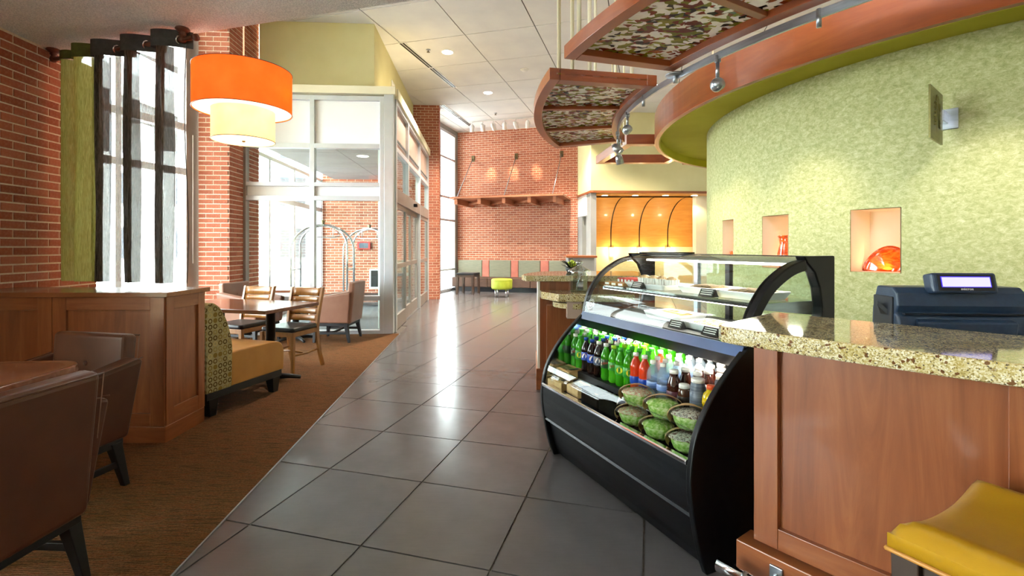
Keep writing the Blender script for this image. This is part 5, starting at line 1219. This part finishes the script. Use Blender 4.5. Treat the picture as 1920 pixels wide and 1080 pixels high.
# ceiling track with white heads
dt = 1.15; tt = thing('ceiling_track', 'white ceiling track in front of the rear brick wall', 'light track')
wbox(tpx(878,dt), tpx(1030,dt), dt-.02, dt+.02, CEIL-.035, CEIL-.001).build('track', 'white_metal', tt); rebase(tt, WB(2,dt,CEIL))
hot = {0:None, 1:921, 2:963, 4:1006}
for k, px in enumerate((885,905,925,946,967,989)):
    a_ = tpx(px,dt); p = WB(a_,dt,CEIL-.035)
    h = thing('track_head', 'white track spotlight on the rear ceiling track, %s from the left' % ordn[k], 'spotlight', p, 0, 'white heads on the rear ceiling track')
    MB().tube([(0,0,0),(0,0,-.06)], .012, 8).build('stem', 'white_metal', h)
    MB().tube([(-.065,0,-.17),(-.07,0,-.10),(0,0,-.055),(.07,0,-.10),(.065,0,-.17)], .008, 6).build('yoke', 'white_metal', h)
    tgt = Vector((*WB(tpx(hot.get(k) or px,0),0), 3.75 if k in (1,2,4) else 2.9))-Vector(p); tgt.normalize()
    Mx = Matrix.Translation((0,0,-.17)) @ tgt.to_track_quat('-Z','Y').to_matrix().to_4x4()
    MB(Mx).lathe([(0,.13),(.035,.12),(.055,.06),(.06,-.09),(.052,-.09),(.045,-.04),(0,-.04)], 18).build('housing', 'white_metal', h)
    MB(Mx).lathe([(0,-.06),(.048,-.06)], 14).build('lamp', 'lamp_warm', h)
    if k in (1,2,4):
        L = bpy.data.lights.new('track_light', 'SPOT'); L.energy = 110; L.color = (1,.78,.5); L.spot_size = R_(15); L.spot_blend = .9; L.shadow_soft_size = .03
        lo = bpy.data.objects.new('track_light', L); COL.objects.link(lo); lo.parent = h; lo.matrix_local = Matrix.Translation(Vector((0,0,-.17))+tgt*.1) @ tgt.to_track_quat('-Z','Y').to_matrix().to_4x4()
# dark side table and green ottoman
sx0 = floor_pt(877, 552)
t = thing('side_table', 'square black wooden side table in front of the rear banquette', 'table', (sx0.x, sx0.y+.12, 0), -TA)
MB().box(-.26,.26,-.26,.26,.55,.60).build('table_top', 'navy_dark', t, bevel=.008)
for x_ in (-1,1):
    for y_ in (-1,1): MB().taper(x_*.235,y_*.235,0,.03,x_*.225,y_*.225,.55,.038).build('leg', 'dark_wood', t, bevel=.004)
for y_ in (-.225,.225): MB().box(-.19,.19,y_-.012,y_+.012,.48,.55).build('apron', 'dark_wood', t)
sx1 = floor_pt(941, 557)
t = thing('ottoman', 'round lime green ottoman on chrome legs in the rear hall', 'ottoman', (sx1.x, sx1.y, 0), 0)
MB().lathe([(0,.22),(.26,.22),(.275,.235),(.28,.27),(.28,.44),(.272,.47),(.25,.485),(0,.49)], 36).build('seat', 'green_stool', t)
MB().tube([(.281*math.cos(k*.2618),.281*math.sin(k*.2618),.455) for k in range(24)], .004, 5, closed=True).build('piping', 'green_stool', t)
for q in (.6,2.2,3.7,5.3): MB().tube([(.2*math.cos(q),.2*math.sin(q),0),(.2*math.cos(q),.2*math.sin(q),.23)], .016, 8).build('leg', 'chrome', t)
# ---- ceiling fittings
def downlight(lab, p, z, e, col=(1,.88,.7), r=.1, grp='recessed ceiling downlights', size=110):
    t = thing('downlight', lab, 'downlight', (p[0],p[1],z), 0, grp)
    MB().lathe([(r,-.002),(r*1.16,-.006),(r*1.2,0),(r,.0)], 24).build('trim_ring', 'white_metal', t); MB().lathe([(0,-.003),(r,-.003)], 24).build('lamp', 'lamp_warm', t)
    L = bpy.data.lights.new('downlight_lamp', 'SPOT'); L.energy = e; L.color = col; L.spot_size = R_(size); L.spot_blend = .6; L.shadow_soft_size = r*.4
    lo = bpy.data.objects.new('downlight_lamp', L); COL.objects.link(lo); lo.parent = t; lo.location = (0,0,-.09)
downlight('recessed downlight in the high ceiling, nearest the slot diffuser', floor_pt(839,98,CEIL), CEIL, 420)
downlight('recessed downlight in the high ceiling, farther of the two above the aisle', floor_pt(915,174,CEIL), CEIL, 420)
for k_, pt_ in enumerate(((1.2,12.2),(3.2,10.8),(3.6,8.0))): downlight(('added unseen downlight above the leaf-print canopy, nearest the rear wall','added unseen downlight above the open rectangular canopy','added unseen downlight above the drum fascia')[k_], pt_, CEIL, 420)  # unseen downlights, added to brighten the rear hall
downlight('round downlight in the vestibule ceiling', (-2.75,8.9), 3.004, 60, grp='recessed ceiling downlights')
for k, px in enumerate((1134,1191,1248,1302)): downlight('warm downlight in the golden cove ceiling, %s from the left' % ordn[k], ((px-960)/F*13.62, 13.62), 2.783, 22, (1,.72,.36), .085, 'cove downlights', 125)
def ceil_bar(lab, pa, pb, w_):
    a_, b_ = floor_pt(*pa, CEIL), floor_pt(*pb, CEIL); d = (b_-a_).normalized(); n_ = Vector((-d.y, d.x)); L_ = (b_-a_).length
    t = thing('slot_diffuser', lab, 'vent', (a_.x, a_.y, CEIL), math.atan2(d.y, d.x), 'ceiling slot diffusers')
    MB().box(0, L_, -w_/2, w_/2, -.012, -.001).build('frame', 'white_metal', t)
    for s0 in (-.36,.06):
        for q in range(2): MB().box(.02+q*L_/2, L_/2*(q+1)-.02, s0*w_, (s0+.3)*w_, -.014, -.0115).build('slot', 'ink_black', t)
ceil_bar('long double slot diffuser in the high ceiling above the vestibule', (752,79), (852,163), .13); ceil_bar('long double slot diffuser in the high ceiling near the rear track', (829,196), (886,238), .13)
p = floor_pt(983,130,CEIL); t = thing('smoke_detector', 'white round smoke detector on a ceiling panel above the aisle', 'smoke detector', (p.x,p.y,CEIL)); MB().lathe([(0,-.045),(.04,-.045),(.06,-.03),(.062,-.015)], 20).build('sensor', 'white_metal', t); MB().lathe([(.062,-.015),(.085,-.012),(.085,-.001)], 20).build('base_plate', 'white_paint', t)
for k, (x_, y_) in enumerate(((803,93),(929,212))):
    p = floor_pt(x_,y_,CEIL); t = thing('sprinkler', ('small sprinkler head beside the nearer downlight','small sprinkler head on the ceiling before the rear track')[k], 'sprinkler', (p.x,p.y,CEIL), 0, 'ceiling sprinklers'); MB().lathe([(0,-.05),(.03,-.05),(.03,-.045),(.008,-.04),(.008,-.012)], 14).build('head', 'brass_dark', t); MB().lathe([(.008,-.012),(.04,-.01),(.04,-.001)], 14).build('escutcheon', 'steel', t)
# ---- vestibule contents
def cart(lab, loc, rz):
    t = thing('luggage_cart', lab, 'luggage cart', loc, rz, 'luggage carts in the vestibule')
    MB().prism(rrect(-.55,.55,-.3,.3,.06), .2, .25).build('platform', 'steel', t, bevel=.006); MB().prism(rrect(-.5,.5,-.26,.26,.05), .25, .256).build('deck_carpet', 'case_dark', t)
    for y_ in (-.24,.24):
        P = [(-.5,y_,.25),(-.5,y_,1.3)]+[(-.5*math.cos(R_(a_)),y_*(1-.6*math.sin(R_(a_))),1.3+.42*math.sin(R_(a_))) for a_ in range(12,169,12)]+[(.5,y_,1.3),(.5,y_,.25)]
        MB().tube(P, .02, 10).build('arch', 'chrome', t)
    MB().prism(rrect(-.14,.14,-.11,.11,.04), 1.715, 1.735).build('top_plate', 'steel', t); MB().lathe([(0,.09),(.03,.08),(.035,.05),(.02,.02),(.03,0),(0,0)], 14, (0,0,1.735)).build('finial', 'brass_dark', t)
    MB().tube([(-.22,0,1.6),(-.3,0,1.57),(-.3,0,1.52),(-.2,0,1.5),(.2,0,1.5),(.3,0,1.52),(.3,0,1.57),(.22,0,1.6)], .01, 8).build('hanging_bar', 'chrome', t)
    for x_ in (-.18,.18): MB().tube([(x_,0,1.5),(x_,0,1.72)], .008, 6).build('bar_strut', 'chrome', t)
    for x_ in (-.5,.5): MB().tube([(x_,-.24,.9),(x_,.24,.9)], .014, 8).build('side_bar', 'chrome', t)
    for x_ in (-.42,.42):
        for y_ in (-.22,.22):
            wv_ = MB(Matrix.Translation((x_,y_,.09)) @ Matrix.Rotation(R_(90),4,'X')); wv_.lathe([(0,-.02),(.07,-.02),(.09,-.012),(.09,.012),(.07,.02),(0,.02)], 18); wh = wv_.build('wheel', 'case_dark', t); MB().box(x_-.012,x_+.012,y_-.03,y_+.03,.09,.2).build('caster_fork', 'steel', t)
cart('chrome luggage cart behind the left vestibule glass', (-3.52,9.0,.013), R_(4)); cart('chrome luggage cart by the vestibule brick wall, farther one', (-3.2,10.85,.013), R_(-8))
fx = Vector((-3.72,12.158)); t = thing('fire_cabinet', 'small red framed box on the vestibule brick wall', 'fire box', (fx.x,fx.y,1.36), TV); MB().box(-.16,.16,-.07,.0,-.09,.1).build('red_frame', 'label_red', t, bevel=.006); MB().box(-.11,.11,-.078,-.068,-.06,.07).build('dark_window', 'label_grey', t)
t = thing('wall_heater', 'black wall unit with white frame low on the vestibule brick wall', 'wall unit', (-3.42,12.177,.28), TV); MB().box(-.16,.22,-.08,.0,0,.5).build('frame', 'white_metal', t, bevel=.006)
MB().box(-.12,.18,-.09,-.079,.05,.46).build('grille', 'case_dark', t)
t = thing('door_mat', 'grey ribbed entrance mat on the vestibule floor', 'mat', (-2.95,9.6,.0), TV); MB().box(-.95,.95,-1.9,1.9,.001,.012).build('mat_field', 'mat_grey', t); 
for s_ in (-1,1): MB().box(s_*.97-.02,s_*.97+.02,-1.92,1.92,.001,.016).build('mat_edge', 'steel', t)
# ---- outside: pavement, entrance canopy, building across the drive
MB().box(-60,60,-20,80,-.2,-.07).build('ground', 'concrete', kind='structure')
pc = thing('entrance_canopy', 'white flat entrance canopy on a square column outside the dining window', 'canopy', (-10,13,0))
MB().box(-4.5,1.2,-3.5,3.5,4.6,4.75).build('soffit', 'dark_gap', pc); MB().box(-4.6,1.3,-3.6,3.6,4.75,5.3).build('fascia', 'white_paint', pc)
MB().box(-.2,.2,-.2,.2,-.07,4.6).build('column', 'white_paint', pc); MB().box(-4.2,-3.8,2.6,3.0,-.07,4.6).build('column', 'white_paint', pc)
bd = thing('hotel_wing', 'pale building with grey windows seen through the dining window glare', 'building', (-19,27,0), R_(12))
MB().box(-9,11,0,6,-.07,9).build('wall', 'white_paint', bd)
for i in range(7):
    for z_ in (.6,3.6,6.4):
        w_ = MB().box(-8+i*2.7,-6.4+i*2.7,-.06,.02,z_,z_+1.9).build('window', 'grey_paint', bd); MB().box(-7.9+i*2.7,-6.5+i*2.7,-.07,-.055,z_+.1,z_+1.8).build('pane', 'navy_dark', w_)

for x in (3.17,4.08,4.99): lamp((x,YB-.28,1.2), 9, (1,.74,.4), .05, 'sconce_light')
